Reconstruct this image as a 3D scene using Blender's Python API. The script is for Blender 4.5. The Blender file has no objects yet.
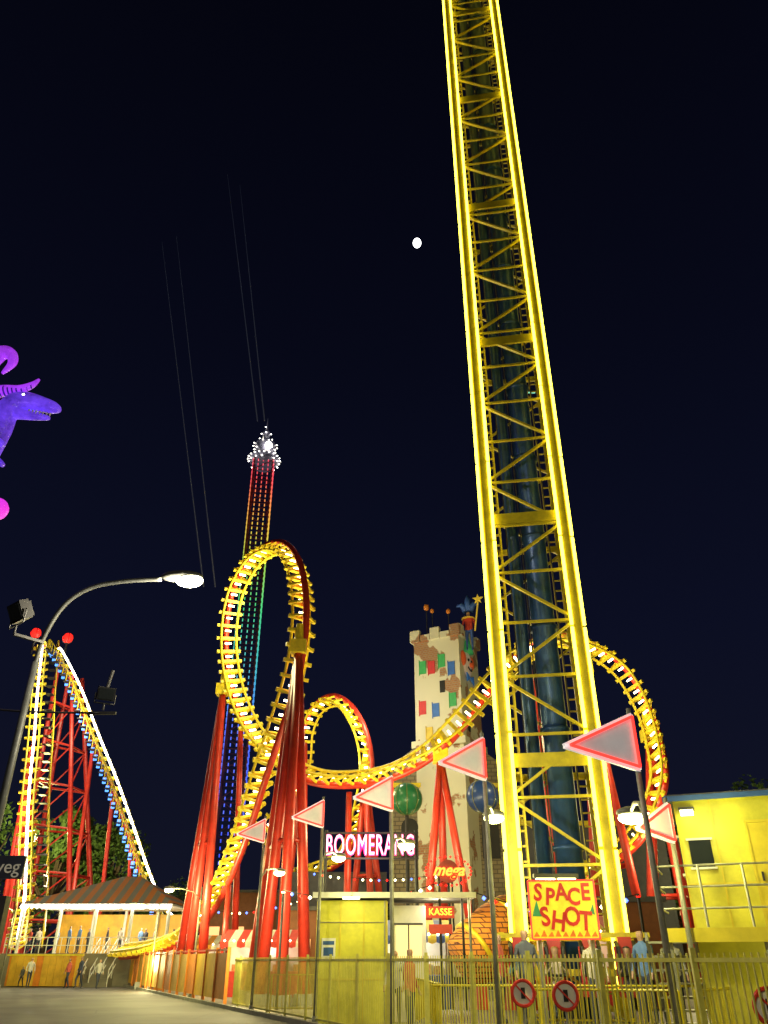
import bpy, bmesh, math, random
from mathutils import Vector, Matrix
random.seed(7)
scene = bpy.context.scene
COL = scene.collection
V = Vector

# ------------------------------------------------------------------ materials
def new_mat(name):
    m = bpy.data.materials.new(name); m.use_nodes = True
    nt = m.node_tree
    return m, nt, nt.nodes['Principled BSDF']

def paint(name, col, rough=0.45, metal=0.0, var=0.25, scale=3.0, emis=0.0, bump=0.0, dirt=None):
    m, nt, b = new_mat(name)
    tc = nt.nodes.new('ShaderNodeTexCoord')
    n = nt.nodes.new('ShaderNodeTexNoise'); n.inputs['Scale'].default_value = scale
    n.inputs['Detail'].default_value = 6; n.inputs['Roughness'].default_value = 0.65
    nt.links.new(tc.outputs['Object'], n.inputs['Vector'])
    r = nt.nodes.new('ShaderNodeValToRGB')
    d = dirt if dirt else tuple(c*(1-var) for c in col)
    r.color_ramp.elements[0].position = 0.3; r.color_ramp.elements[0].color = (*d, 1)
    r.color_ramp.elements[1].position = 0.62; r.color_ramp.elements[1].color = (*col, 1)
    nt.links.new(n.outputs['Fac'], r.inputs['Fac'])
    nt.links.new(r.outputs['Color'], b.inputs['Base Color'])
    b.inputs['Roughness'].default_value = rough; b.inputs['Metallic'].default_value = metal
    if emis > 0:
        nt.links.new(r.outputs['Color'], b.inputs['Emission Color'])
        b.inputs['Emission Strength'].default_value = emis
        m.cycles.emission_sampling = 'NONE'
    if bump > 0:
        bp = nt.nodes.new('ShaderNodeBump'); bp.inputs['Strength'].default_value = bump
        n2 = nt.nodes.new('ShaderNodeTexNoise'); n2.inputs['Scale'].default_value = scale*12
        n2.inputs['Detail'].default_value = 5
        nt.links.new(tc.outputs['Object'], n2.inputs['Vector'])
        nt.links.new(n2.outputs['Fac'], bp.inputs['Height'])
        nt.links.new(bp.outputs['Normal'], b.inputs['Normal'])
    return m

def glow(name, col, strength, sample=True):
    m, nt, b = new_mat(name)
    b.inputs['Base Color'].default_value = (*[min(1, c) for c in col], 1)
    b.inputs['Emission Color'].default_value = (*col, 1)
    b.inputs['Emission Strength'].default_value = strength
    if not sample:
        m.cycles.emission_sampling = 'NONE'
    return m

def brick(name, c1, c2, mortar, scale=1.0, rough=0.8, patch=None, emis=0.0):
    m, nt, b = new_mat(name)
    tc = nt.nodes.new('ShaderNodeTexCoord')
    sx = nt.nodes.new('ShaderNodeSeparateXYZ'); cb = nt.nodes.new('ShaderNodeCombineXYZ')
    ad = nt.nodes.new('ShaderNodeMath'); ad.operation = 'ADD'
    nt.links.new(tc.outputs['Object'], sx.inputs[0])
    nt.links.new(sx.outputs['X'], ad.inputs[0]); nt.links.new(sx.outputs['Y'], ad.inputs[1])
    nt.links.new(ad.outputs[0], cb.inputs['X']); nt.links.new(sx.outputs['Z'], cb.inputs['Y'])
    bt = nt.nodes.new('ShaderNodeTexBrick')
    bt.inputs['Scale'].default_value = scale
    bt.inputs['Color1'].default_value = (*c1, 1); bt.inputs['Color2'].default_value = (*c2, 1)
    bt.inputs['Mortar'].default_value = (*mortar, 1); bt.inputs['Mortar Size'].default_value = 0.03
    nt.links.new(cb.outputs[0], bt.inputs['Vector'])
    out = bt.outputs['Color']
    if patch:
        n = nt.nodes.new('ShaderNodeTexNoise'); n.inputs['Scale'].default_value = 0.55
        n.inputs['Detail'].default_value = 4
        nt.links.new(tc.outputs['Object'], n.inputs['Vector'])
        r = nt.nodes.new('ShaderNodeValToRGB')
        r.color_ramp.elements[0].position = 0.42; r.color_ramp.elements[1].position = 0.44
        nt.links.new(n.outputs['Fac'], r.inputs['Fac'])
        mx = nt.nodes.new('ShaderNodeMixRGB')
        mx.inputs['Color2'].default_value = (*patch, 1)
        nt.links.new(r.outputs['Color'], mx.inputs['Fac']); nt.links.new(out, mx.inputs['Color1'])
        out = mx.outputs['Color']
    nt.links.new(out, b.inputs['Base Color'])
    b.inputs['Roughness'].default_value = rough
    if emis:
        nt.links.new(out, b.inputs['Emission Color']); b.inputs['Emission Strength'].default_value = emis
    return m

M = {}
M['yellow'] = paint('yellow_steel_paint', (0.64, 0.52, 0.02), 0.4, var=0.35, scale=2.5)
M['yellow_tie'] = paint('yellow_tie_paint', (0.86, 0.68, 0.03), 0.45, var=0.3, scale=4)
M['red'] = paint('red_steel_paint', (0.60, 0.038, 0.022), 0.4, var=0.4, scale=1.5)
M['darkblue'] = paint('dark_blue_steel', (0.025, 0.08, 0.28), 0.35, metal=0.3, var=0.4)
M['galv'] = paint('galvanised_steel', (0.42, 0.42, 0.36), 0.45, metal=0.5, var=0.3, scale=8)
M['fence'] = paint('fence_galv_yellow_lit', (0.66, 0.62, 0.12), 0.45, var=0.35, scale=3)  # galvanised fence, yellow of the lamp light put into its colour
M['pole'] = paint('painted_pole', (0.32, 0.32, 0.25), 0.5, metal=0.2, var=0.4, scale=5)
M['lamppole'] = paint('lamp_pole_gray', (0.08, 0.085, 0.08), 0.55, metal=0.2, var=0.4, scale=5)
M['darkmetal'] = paint('dark_metal', (0.03, 0.03, 0.035), 0.5, var=0.4)
M['black'] = paint('black_plastic', (0.010, 0.010, 0.012), 0.5)
M['white'] = paint('white_paint', (0.75, 0.75, 0.72), 0.5, var=0.15)
M['booth'] = paint('booth_yellow_panel', (0.68, 0.64, 0.05), 0.5, var=0.42, scale=1.1, bump=0.12)
M['booth_dark'] = paint('booth_yellow_door', (0.66, 0.54, 0.03), 0.5, var=0.25, scale=2)
M['orange'] = paint('orange_panel', (0.78, 0.25, 0.03), 0.55, var=0.35, scale=1.2)
M['orange2'] = paint('ochre_panel', (0.78, 0.45, 0.05), 0.55, var=0.35, scale=1.2)
M['roof'] = paint('roof_felt_gray', (0.12, 0.12, 0.12), 0.8, var=0.3)
M['bluetrim'] = paint('blue_trim', (0.03, 0.10, 0.35), 0.5)
M['glass'] = paint('window_glass', (0.02, 0.025, 0.03), 0.08, var=0.1)
M['neon_y'] = glow('yellow_neon', (1.0, 0.86, 0.06), 7.5)
M['halo_band'] = glow('yellow_neon_halo', (1.0, 0.68, 0.0), 0.6, sample=False)  # emissive band that imitates the halo around the neon tubes
M['neon_y2'] = glow('yellow_neon_dim', (1.0, 0.72, 0.05), 2.0)
M['neon_r'] = glow('red_neon', (1.0, 0.035, 0.025), 2.2, sample=False)
M['neon_w'] = glow('lilac_neon', (1.0, 0.66, 0.88), 1.5)
M['neon_pink'] = glow('pink_neon', (1.0, 0.06, 0.30), 1.4)
M['neon_o'] = glow('orange_neon', (1.0, 0.16, 0.02), 5.0)
M['bulb_w'] = glow('warm_bulb', (1.0, 0.88, 0.42), 14.0, sample=False)
M['bulb_ww'] = glow('white_bulb', (1.0, 0.93, 0.8), 12.0, sample=False)
M['bulb_r'] = glow('red_bulb', (1.0, 0.015, 0.01), 2.2, sample=False)
M['lamp'] = glow('lamp_lens', (1.0, 0.95, 0.62), 16.0)
M['lamp_g'] = glow('park_lamp_lens', (1.0, 0.97, 0.40), 9.0)
M['moon'] = glow('moon_surface', (1.0, 1.0, 1.0), 6.0, sample=False)
M['star'] = glow('aircraft_light', (0.3, 0.9, 0.6), 1.2, sample=False)

# ------------------------------------------------------------------ mesh builder
class Obj:
    def __init__(self, name, loc=(0, 0, 0), rz=0.0):
        self.e = bpy.data.objects.new(name, None)
        self.e.empty_display_size = 0.3
        self.e.location = loc; self.e.rotation_euler = (0, 0, rz)
        COL.objects.link(self.e); self.parts = []
    def part(self, name, mat, smooth=False):
        p = MB(name, mat, smooth); self.parts.append(p); return p
    def add(self, ob):
        ob.parent = self.e
    def done(self):
        for p in self.parts:
            if p.v:
                o = p.make(); o.parent = self.e
        self.parts = []
        return self.e

class MB:
    def __init__(self, name, mat, smooth=False):
        self.name = name; self.mat = mat; self.v = []; self.f = []; self.smooth = smooth
    def _add(self, vs, fs):
        k = len(self.v); self.v += [tuple(q) for q in vs]; self.f += [tuple(i+k for i in q) for q in fs]
    def box(self, c, s, rz=0.0, m=None):
        c = V(c); hx, hy, hz = s[0]/2, s[1]/2, s[2]/2
        R = m if m else Matrix.Rotation(rz, 3, 'Z')
        vs = [c + R @ V((x*hx, y*hy, z*hz)) for x in (-1, 1) for y in (-1, 1) for z in (-1, 1)]
        self._add(vs, [(0, 1, 3, 2), (4, 6, 7, 5), (0, 4, 5, 1), (2, 3, 7, 6), (0, 2, 6, 4), (1, 5, 7, 3)])
    def frame(self, t, up=None):
        t = t.normalized()
        u = V(up) if up else (V((0, 0, 1)) if abs(t.z) < 0.95 else V((0, 1, 0)))
        s = t.cross(u).normalized(); u = s.cross(t).normalized()
        return s, u
    def beam(self, a, b, w=0.1, h=None, up=None):
        a = V(a); b = V(b); h = h or w
        if (b-a).length < 1e-5: return
        s, u = self.frame(b-a, up)
        vs = []
        for p in (a, b):
            for i, j in ((-1, -1), (1, -1), (1, 1), (-1, 1)):
                vs.append(p + s*i*w/2 + u*j*h/2)
        self._add(vs, [(0, 1, 2, 3), (7, 6, 5, 4), (0, 4, 5, 1), (1, 5, 6, 2), (2, 6, 7, 3), (3, 7, 4, 0)])
    def rod(self, a, b, r, r2=None, n=8, cap=True):
        a = V(a); b = V(b); r2 = r if r2 is None else r2
        s, u = self.frame(b-a)
        vs = []
        for p, rr in ((a, r), (b, r2)):
            for i in range(n):
                an = 2*math.pi*i/n
                vs.append(p + (s*math.cos(an)+u*math.sin(an))*rr)
        fs = [(i, (i+1) % n, n+(i+1) % n, n+i) for i in range(n)]
        if cap: fs += [tuple(range(n))[::-1], tuple(range(n, 2*n))]
        self._add(vs, fs)
    def tube(self, pts, r, n=8):
        pts = [V(p) for p in pts]; k = len(pts)
        rs = r if isinstance(r, (list, tuple)) else [r]*k
        vs = []; prev = None
        for i, p in enumerate(pts):
            t = (pts[min(i+1, k-1)] - pts[max(i-1, 0)]).normalized()
            if prev is None: s, u = self.frame(t)
            else:
                u = (prev - t*prev.dot(t)).normalized(); s = t.cross(u)
            prev = u
            for j in range(n):
                an = 2*math.pi*j/n
                vs.append(p + (s*math.cos(an)+u*math.sin(an))*rs[i])
        fs = []
        for i in range(k-1):
            for j in range(n):
                fs.append((i*n+j, i*n+(j+1) % n, (i+1)*n+(j+1) % n, (i+1)*n+j))
        fs += [tuple(range(n))[::-1], tuple(range((k-1)*n, k*n))]
        self._add(vs, fs)
    def ball(self, c, r, seg=8, ring=6, sc=(1, 1, 1)):
        c = V(c); vs = [c+V((0, 0, r*sc[2]))]
        for i in range(1, ring):
            ph = math.pi*i/ring
            for j in range(seg):
                th = 2*math.pi*j/seg
                vs.append(c + V((math.sin(ph)*math.cos(th)*r*sc[0], math.sin(ph)*math.sin(th)*r*sc[1], math.cos(ph)*r*sc[2])))
        vs.append(c-V((0, 0, r*sc[2]))); last = len(vs)-1
        fs = [(0, 1+j, 1+(j+1) % seg) for j in range(seg)]
        for i in range(ring-2):
            for j in range(seg):
                a = 1+i*seg+j; b = 1+i*seg+(j+1) % seg
                fs.append((a, a+seg, b+seg, b))
        o = 1+(ring-2)*seg
        fs += [(o+j, last, o+(j+1) % seg) for j in range(seg)]
        self._add(vs, fs)
    def octa(self, c, r):
        x, y, z = c
        self._add([(x+r, y, z), (x-r, y, z), (x, y+r, z), (x, y-r, z), (x, y, z+r), (x, y, z-r)],
                  [(0, 2, 4), (2, 1, 4), (1, 3, 4), (3, 0, 4), (2, 0, 5), (1, 2, 5), (3, 1, 5), (0, 3, 5)])
    def lathe(self, c, prof, n=16):
        c = V(c); vs = []
        for r, z in prof:
            for j in range(n):
                th = 2*math.pi*j/n
                vs.append(c+V((r*math.cos(th), r*math.sin(th), z)))
        fs = []
        for i in range(len(prof)-1):
            for j in range(n):
                fs.append((i*n+j, i*n+(j+1) % n, (i+1)*n+(j+1) % n, (i+1)*n+j))
        self._add(vs, fs)
    def poly(self, pts, th):
        n = len(pts); th = V(th)
        vs = [V(p) for p in pts] + [V(p)+th for p in pts]
        fs = [tuple(range(n)), tuple(range(n, 2*n))[::-1]] + [(i, i+n, (i+1) % n+n, (i+1) % n) for i in range(n)]
        self._add(vs, fs)
    def make(self):
        me = bpy.data.meshes.new(self.name); me.from_pydata(self.v, [], self.f)
        bm = bmesh.new(); bm.from_mesh(me); bmesh.ops.recalc_face_normals(bm, faces=bm.faces); bm.to_mesh(me); bm.free()
        me.materials.append(self.mat)
        if self.smooth:
            for p in me.polygons: p.use_smooth = True
        o = bpy.data.objects.new(self.name, me); COL.objects.link(o)
        return o

def text_mesh(name, s, size, ext, mat, loc, rot, parent, offset=0.0, bevel=0.0, shear=0.0, align='CENTER', sc=(1, 1), space=1.0):
    cu = bpy.data.curves.new(name, 'FONT'); cu.body = s; cu.size = size; cu.extrude = ext
    cu.align_x = align; cu.align_y = 'CENTER'; cu.offset = offset; cu.bevel_depth = bevel; cu.shear = shear
    cu.resolution_u = 3; cu.space_character = space
    t = bpy.data.objects.new(name+'_c', cu); COL.objects.link(t)
    bpy.context.view_layer.update()
    dg = bpy.context.evaluated_depsgraph_get()
    me = bpy.data.meshes.new_from_object(t.evaluated_get(dg))
    bpy.data.objects.remove(t)
    me.materials.clear(); me.materials.append(mat)
    o = bpy.data.objects.new(name, me); COL.objects.link(o)
    o.location = loc; o.rotation_euler = rot; o.parent = parent; o.scale = (sc[0], sc[1], 1)
    return o

def catmull(P, n):
    out = []
    P = [V(p) for p in P]
    for i in range(len(P)-1):
        p0 = P[max(i-1, 0)]; p1 = P[i]; p2 = P[i+1]; p3 = P[min(i+2, len(P)-1)]
        for k in range(n):
            t = k/n
            out.append(0.5*((2*p1)+(p2-p0)*t+(2*p0-5*p1+4*p2-p3)*t*t+(3*p1-p0-3*p2+p3)*t**3))
    out.append(P[-1]); return out

def point_light(name, loc, w, col, r=0.15, parent=None):
    l = bpy.data.lights.new(name, 'POINT'); l.energy = w; l.color = col; l.shadow_soft_size = r
    o = bpy.data.objects.new(name, l); o.location = loc; COL.objects.link(o)
    if parent: o.parent = parent
    return o

# ------------------------------------------------------------------ world
w = bpy.data.worlds.new("World"); scene.world = w; w.use_nodes = True
nt = w.node_tree; nt.nodes.clear()
out = nt.nodes.new('ShaderNodeOutputWorld'); addn = nt.nodes.new('ShaderNodeAddShader')
sky = nt.nodes.new('ShaderNodeTexSky'); sky.sky_type = 'NISHITA'; sky.sun_disc = False
sky.sun_elevation = math.radians(-7); sky.sun_rotation = math.radians(200)
b1 = nt.nodes.new('ShaderNodeBackground'); b1.inputs['Strength'].default_value = 0.05
nt.links.new(sky.outputs[0], b1.inputs['Color'])
tc = nt.nodes.new('ShaderNodeTexCoord'); sp = nt.nodes.new('ShaderNodeSeparateXYZ')
nt.links.new(tc.outputs['Generated'], sp.inputs[0])
rp = nt.nodes.new('ShaderNodeValToRGB'); e = rp.color_ramp.elements
e[0].position = 0.0; e[0].color = (0.0080, 0.0095, 0.023, 1)
e[1].position = 1.0; e[1].color = (0.0012, 0.0014, 0.0040, 1)
q = e.new(0.35); q.color = (0.0046, 0.0060, 0.0200, 1)
q = e.new(0.65); q.color = (0.0028, 0.0035, 0.0115, 1)
nt.links.new(sp.outputs['Z'], rp.inputs['Fac'])
b2 = nt.nodes.new('ShaderNodeBackground'); b2.inputs['Strength'].default_value = 0.78
nt.links.new(rp.outputs[0], b2.inputs['Color'])
nt.links.new(b1.outputs[0], addn.inputs[0]); nt.links.new(b2.outputs[0], addn.inputs[1])
nt.links.new(addn.outputs[0], out.inputs['Surface'])

# moon + moonlight
mo = Obj('moon', (62.4, 1000, 1172.6)); p = mo.part('moon_disc', M['moon'], True); p.ball((0, 0, 0), 8.5, 24, 16, (.9, 1, 1.12)); mo.done()
sun = bpy.data.lights.new('moonlight', 'SUN'); sun.energy = 0.02; sun.angle = math.radians(0.5); sun.color = (0.8, 0.88, 1)
so = bpy.data.objects.new('moonlight', sun); COL.objects.link(so)
so.rotation_euler = V((62.4, 1000, 1172.6)).to_track_quat('Z', 'Y').to_euler()
pl = Obj('aircraft', (150, 620, 505)); p = pl.part('fuselage_light', M['star']); p.beam((-5, 0, 0), (5, 0, 0), 1.5)
p2 = pl.part('wings', M['darkmetal']); p2.poly([(-9, 2, 0), (9, 2, 0), (1, -4, 0), (-1, -4, 0)], (0, 0, .5)); pl.done()

# ------------------------------------------------------------------ ground
def ground():
    m, nt, b = new_mat('asphalt')
    tc = nt.nodes.new('ShaderNodeTexCoord')
    n1 = nt.nodes.new('ShaderNodeTexNoise'); n1.inputs['Scale'].default_value = 0.35; n1.inputs['Detail'].default_value = 8
    n2 = nt.nodes.new('ShaderNodeTexNoise'); n2.inputs['Scale'].default_value = 40; n2.inputs['Detail'].default_value = 4
    vo = nt.nodes.new('ShaderNodeTexVoronoi'); vo.feature = 'DISTANCE_TO_EDGE'; vo.inputs['Scale'].default_value = 0.25
    for n in (n1, n2, vo): nt.links.new(tc.outputs['Object'], n.inputs['Vector'])
    r = nt.nodes.new('ShaderNodeValToRGB')
    r.color_ramp.elements[0].position = .35; r.color_ramp.elements[0].color = (0.036, 0.034, 0.031, 1)
    r.color_ramp.elements[1].position = .65; r.color_ramp.elements[1].color = (0.085, 0.078, 0.07, 1)
    nt.links.new(n1.outputs['Fac'], r.inputs['Fac'])
    mx = nt.nodes.new('ShaderNodeMixRGB'); mx.blend_type = 'MULTIPLY'; mx.inputs['Fac'].default_value = 0.6
    nt.links.new(r.outputs[0], mx.inputs['Color1']); nt.links.new(n2.outputs['Fac'], mx.inputs['Color2'])
    r2 = nt.nodes.new('ShaderNodeValToRGB'); r2.color_ramp.elements[0].color = (.3, .3, .3, 1); r2.color_ramp.elements[1].position = .012
    nt.links.new(vo.outputs['Distance'], r2.inputs['Fac'])
    mx2 = nt.nodes.new('ShaderNodeMixRGB'); mx2.blend_type = 'MULTIPLY'; mx2.inputs['Fac'].default_value = 1
    nt.links.new(mx.outputs[0], mx2.inputs['Color1']); nt.links.new(r2.outputs[0], mx2.inputs['Color2'])
    hs = nt.nodes.new('ShaderNodeMixRGB'); hs.blend_type = 'ADD'; hs.inputs['Fac'].default_value = .35
    nt.links.new(mx2.outputs[0], hs.inputs['Color1']); nt.links.new(r.outputs[0], hs.inputs['Color2'])
    nt.links.new(hs.outputs[0], b.inputs['Base Color'])
    b.inputs['Roughness'].default_value = 0.75
    bp = nt.nodes.new('ShaderNodeBump'); bp.inputs['Strength'].default_value = .25
    nt.links.new(n2.outputs['Fac'], bp.inputs['Height']); nt.links.new(bp.outputs[0], b.inputs['Normal'])
    g = MB('ground', m); g._add([(-1500, -300, 0), (1500, -300, 0), (1500, 3000, 0), (-1500, 3000, 0)], [(0, 1, 2, 3)]); g.make()
ground()
FX = lambda y: -2.1+.43*(26-y)
pav = paint('park_paving', (0.22, 0.20, 0.16), 0.8, var=.35, scale=.8, bump=.3)
g = MB('park_pavement', pav)
g._add([(FX(4)+.15, 4, .004), (60, 4, .004), (60, 120, .004), (FX(66)+.15, 120, .004), (FX(66)+.15, 66, .004)], [(0, 1, 2, 3, 4)]); g.make()
kb = MB('kerb', paint('kerb_stone', (.3, .29, .27), .8, var=.3, scale=2, bump=.2))
y = 4.0
while y < 66:
    kb.beam((FX(y)-.16, y, .06), (FX(y+.97)-.16, y+.97, .06), .16, .13); y += 1.0
kb.make()

# ------------------------------------------------------------------ free-fall tower
T = Obj('free_fall_tower', (4.60, 22.1, 0), math.radians(-9))
H = 60.0; a = 1.16
legs = T.part('legs', M['yellow']); br = T.part('braces', M['yellow']); neon = T.part('neon_tubes', M['neon_y'])
ch = T.part('neon_halo_bands', M['halo_band']); inner = T.part('launch_cylinders', M['darkblue'], True); rk = T.part('ladder_rungs', M['yellow'])
for sx in (-1, 1):
    for sy in (-1, 1):
        legs.beam((sx*a, sy*a, 0), (sx*a, sy*a, H), .2, .2, up=(0, 1, 0))
bay = 1.62; z = 0.4; k = 0
while z < H-2:
    for sy, wd in ((-1, .11), (1, .08)):
        s = 1 if (k % 2) else -1
        br.beam((-s*a, sy*a, z), (s*a, sy*a, z+bay), wd, .07)
        if sy == -1: br.beam((-a, sy*a, z), (a, sy*a, z), .07, .07)
    for sx in (-1, 1):
        s = 1 if ((k+1) % 2) else -1
        br.beam((sx*a, -s*a, z), (sx*a, s*a, z+bay), .08, .07)
        br.beam((sx*a, -a, z), (sx*a, a, z), .07, .07)
    z += bay; k += 1
for z in [v*7.4+6.2 for v in range(8)]:
    br.box((0, -(a+.01), z), (2*a-.2, .08, .36)); br.box((0, (a+.01), z), (2*a-.2, .08, .2))
    for sx in (-1, 1): br.box((sx*(a+.01), 0, z), (.08, 2*a-.2, .36))
for x0, y0 in ((-a+.36, -a+.1), (-a+.36, a-.1)):
    rk.beam((x0, y0, .3), (x0, y0, H-1), .05, .05, up=(0, 1, 0))
z = .5
while z < H-1:
    rk.beam((-a+.1, -a+.1, z), (-a+.36, -a+.1, z), .06, .05)
    rk.beam((a-.1, a-.1, z), (a-.34, a-.1, z), .04, .04)
    z += .36
rk.beam((a-.34, a-.1, .3), (a-.34, a-.1, H-1), .05, .05, up=(0, 1, 0))
inner.rod((.28, .1, 0), (.28, .1, H), .36, n=16)
inner.rod((-.38, .35, 0), (-.38, .35, H), .20, n=12)
z = 1.0
while z < H:
    inner.rod((.28, .1, z), (.28, .1, z+.12), .42, n=16); z += 3.1
cab = T.part('cables', M['darkmetal'])
for x in (-.15, .72, -.6): cab.rod((x, -.35, 0), (x, -.35, H), .02, n=5)
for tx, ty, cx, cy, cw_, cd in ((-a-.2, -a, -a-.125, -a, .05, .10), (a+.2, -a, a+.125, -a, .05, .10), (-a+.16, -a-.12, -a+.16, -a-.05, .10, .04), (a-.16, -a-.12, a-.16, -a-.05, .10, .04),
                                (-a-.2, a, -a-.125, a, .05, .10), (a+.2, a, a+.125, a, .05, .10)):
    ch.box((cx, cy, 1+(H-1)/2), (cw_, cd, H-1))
    z = 1.1
    while z < H-3:
        neon.rod((tx, ty, z), (tx, ty, z+2.86), .048, n=6); z += 2.94
bs = T.part('base', M['darkmetal']); bs.box((0, -.2, .2), (7.2, 6.4, .4)); bs = T.part('base_edge', M['yellow_tie']); bs.box((0, -3.42, .3), (7.2, .04, .2))
seat = T.part('seats', paint('red_seat', (.5, .03, .03), .4)); har = T.part('harness', M['black']); cr = T.part('carriage_frame', M['yellow'])
for sy in (-1, 1):
    cr.box((0, sy*1.55, 1.35), (3.6, .12, .14)); cr.box((0, sy*1.55, 2.1), (3.6, .12, .10))
for sx in (-1, 1):
    cr.box((sx*1.6, 0, 1.35), (.12, 3.1, .14)); cr.box((sx*1.6, 0, 2.12), (.12, 3.1, .1))
for i in range(4):
    x = -1.2+i*.8
    seat.box((x, -1.85, .95), (.5, .45, .12)); seat.box((x, -1.66, 1.4), (.5, .12, .95)); seat.box((x, -1.68, 1.95), (.3, .14, .22))
    har.tube([(x-.2, -1.72, 1.95), (x-.19, -1.98, 1.85), (x-.17, -2.05, 1.3), (x+.17, -2.05, 1.3), (x+.19, -1.98, 1.85), (x+.2, -1.72, 1.95)], .05, 6)
T.done()

# ------------------------------------------------------------------ coaster track
def track(o, ctrl, ups, gauge=.52, spine_off=.62, n=14, tie=.66, bulb=True, tieW=.80, bulbmat=None, spine_r=.19):
    P = catmull(ctrl, n); U = catmull(ups, n)
    rails = o.part('rails', M['yellow_tie'], True); sp = o.part('spine', M['red'], True); ties = o.part('cross_ties', M['yellow_tie'])
    bl = o.part('bulbs', bulbmat or M['bulb_w'])
    L = []; R = []; S = []; acc = 0
    for i, q in enumerate(P):
        t = (P[min(i+1, len(P)-1)]-P[max(i-1, 0)]).normalized()
        u = U[i]; u = (u-t*u.dot(t))
        u = u.normalized() if u.length > 1e-4 else V((0, 0, 1))
        s = t.cross(u).normalized()
        L.append(q+s*gauge); R.append(q-s*gauge); S.append(q-u*spine_off)
        if i: acc += (q-P[i-1]).length
        if acc >= tie or i == 0:
            acc = 0
            ties.beam(q+s*tieW-u*.13, q-s*tieW-u*.13, .19, .16, up=u)
            ties.beam(q+s*tieW*.92-u*.13, q-u*spine_off, .12, .13, up=t)
            ties.beam(q-s*tieW*.92-u*.13, q-u*spine_off, .12, .13, up=t)
            if bulb:
                c = q+t*tie*.5-u*.16
                bl.beam(c-s*.2, c+s*.2, .1, .06, up=u)
    rails.tube(L, .085, 6); rails.tube(R, .085, 6); sp.tube(S, spine_r, 8)
    return P, U

RC = Obj('roller_coaster')
A = [(-18.66, 62, 2.33), (-15.13, 57, 2.55), (-12.36, 53, 3.17), (-10.38, 50, 4.36), (-8.72, 47, 6.33), (-7.38, 44, 8.35), (-6.29, 41.5, 10.43), (-5.41, 40, 12.38), (-4.66, 39, 14.74), (-4.5, 39, 17.54), (-4.95, 40, 20.4), (-5.9, 41.5, 22.7), (-7.25, 43.5, 24.0), (-8.75, 45.5, 24.1), (-10.0, 47.5, 22.9), (-10.35, 48.5, 20.35), (-9.75, 48.5, 17.27), (-8.3, 47.5, 14.28), (-6.39, 46, 12.13), (-4.15, 44.5, 10.8), (-1.86, 43.5, 10.38), (0.32, 42.5, 10.59), (2.44, 41.5, 11.46), (4.33, 41, 12.98), (6.19, 41, 14.96), (8.05, 42, 16.69), (10.6, 44, 18.1), (13.0, 46, 18.3), (14.9, 47, 17.4), (15.8, 47, 15.4), (15.8, 46, 12.8), (15.2, 45, 10.1), (13.5, 45.5, 7.5), (10.5, 48, 5.6)]
C = V((-7.6, 44, 17.6)); C2 = V((10.5, 44.5, 11))
UA = []
for i, q in enumerate(A):
    q = V(q)
    if i < 4: u = V((-.25, -.5, 1))
    elif i < 7: u = V((-.45, -.35, 1))*(1-(i-3)/4)+(C-q).normalized()*((i-3)/4)
    elif i < 19: u = (C-q).normalized()
    elif i == 19: u = V((-.3, -.2, 1))
    elif i < 22: u = V((-.15, -.45, 1))
    elif i == 22: u = V((-.35, -.7, .8))
    elif i == 23: u = V((-.3, -1, .5))
    elif i == 24: u = V((-.1, -1, .1))
    elif i == 25: u = V((.1, -1, -.5))
    else: u = (C2-q).normalized()+V((0, -.25, 0))
    UA.append(u.normalized())
track(RC, A, UA)
leg = RC.part('support_columns', M['red'], True); jn = RC.part('support_saddles', M['yellow_tie']); ft = RC.part('footings', paint('concrete', (.3, .3, .28), .85))
def group(top, feet, r=.26, sad=True, brace=None):
    for f_ in feet:
        leg.rod(f_, top, r*1.05, r*.8, n=10); ft.box((f_[0], f_[1], .2), (.9, .9, .4))
    if sad:
        jn.box(V(top)+V((0, 0, .1)), (.8, .8, .7)); jn.rod(V(top)+V((0, 0, .3)), V(top)+V((0, 0, 1.4)), .32, .2, n=8)
    if brace:
        for h in brace:
            for i in range(len(feet)):
                pa = V(top).lerp(V(feet[i]), h); pb = V(top).lerp(V(feet[(i+1) % len(feet)]), h)
                leg.rod(pa, pb, .1, n=6)
group((-4.45, 38.3, 15.6), [(-5.1, 37, 0), (-4.1, 35.8, 0), (-3.2, 37, 0), (-6.2, 41.5, 0)], .25, brace=(.6,))
group((-10.4, 48.8, 16.6), [(-10.6, 48, 0), (-9.6, 47.2, 0), (-11.6, 50, 0)], .25, brace=(.55,))
group((-9.0, 48.6, 14.2), [(-8.4, 50.5, 0)], .2, False)
group((3.0, 42, 10.9), [(1.7, 41.5, 0), (4.6, 41.5, 0), (3.2, 46, 0)], .22, brace=(.5,))
group((16.1, 47.3, 13.3), [(13.9, 47, 0), (16.3, 46.5, 0), (18.0, 50, 0), (15.2, 50, 0)], .25, brace=(.35, .65))
group((-8.6, 47.3, 5.2), [(-8.6, 47.6, 0)], .18, False)
group((-12.5, 53.1, 2.3), [(-12.5, 53.1, 0)], .18, False)
group((-15.2, 57.1, 1.7), [(-15.2, 57.1, 0)], .18, False)
group((-1.9, 43.9, 9.5), [(-1.9, 44.5, 0)], .2, False)
group((12.3, 45.5, 16.9), [(10.6, 44.5, 0), (13.2, 43.5, 0), (12.6, 48, 0)], .24, brace=(.35, .65))
group((8.3, 42.6, 16.0), [(8.0, 42.8, 0), (9.6, 45, 0)], .24, False)
group((-1.3, 55.5, 12.8), [(-.6, 55, 0), (-2.4, 57, 0), (.4, 58, 0)], .24, brace=(.5,))
group((-6.0, 59.2, 15.8), [(-5.2, 59, 0), (-7.2, 61, 0)], .24, False)
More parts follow.
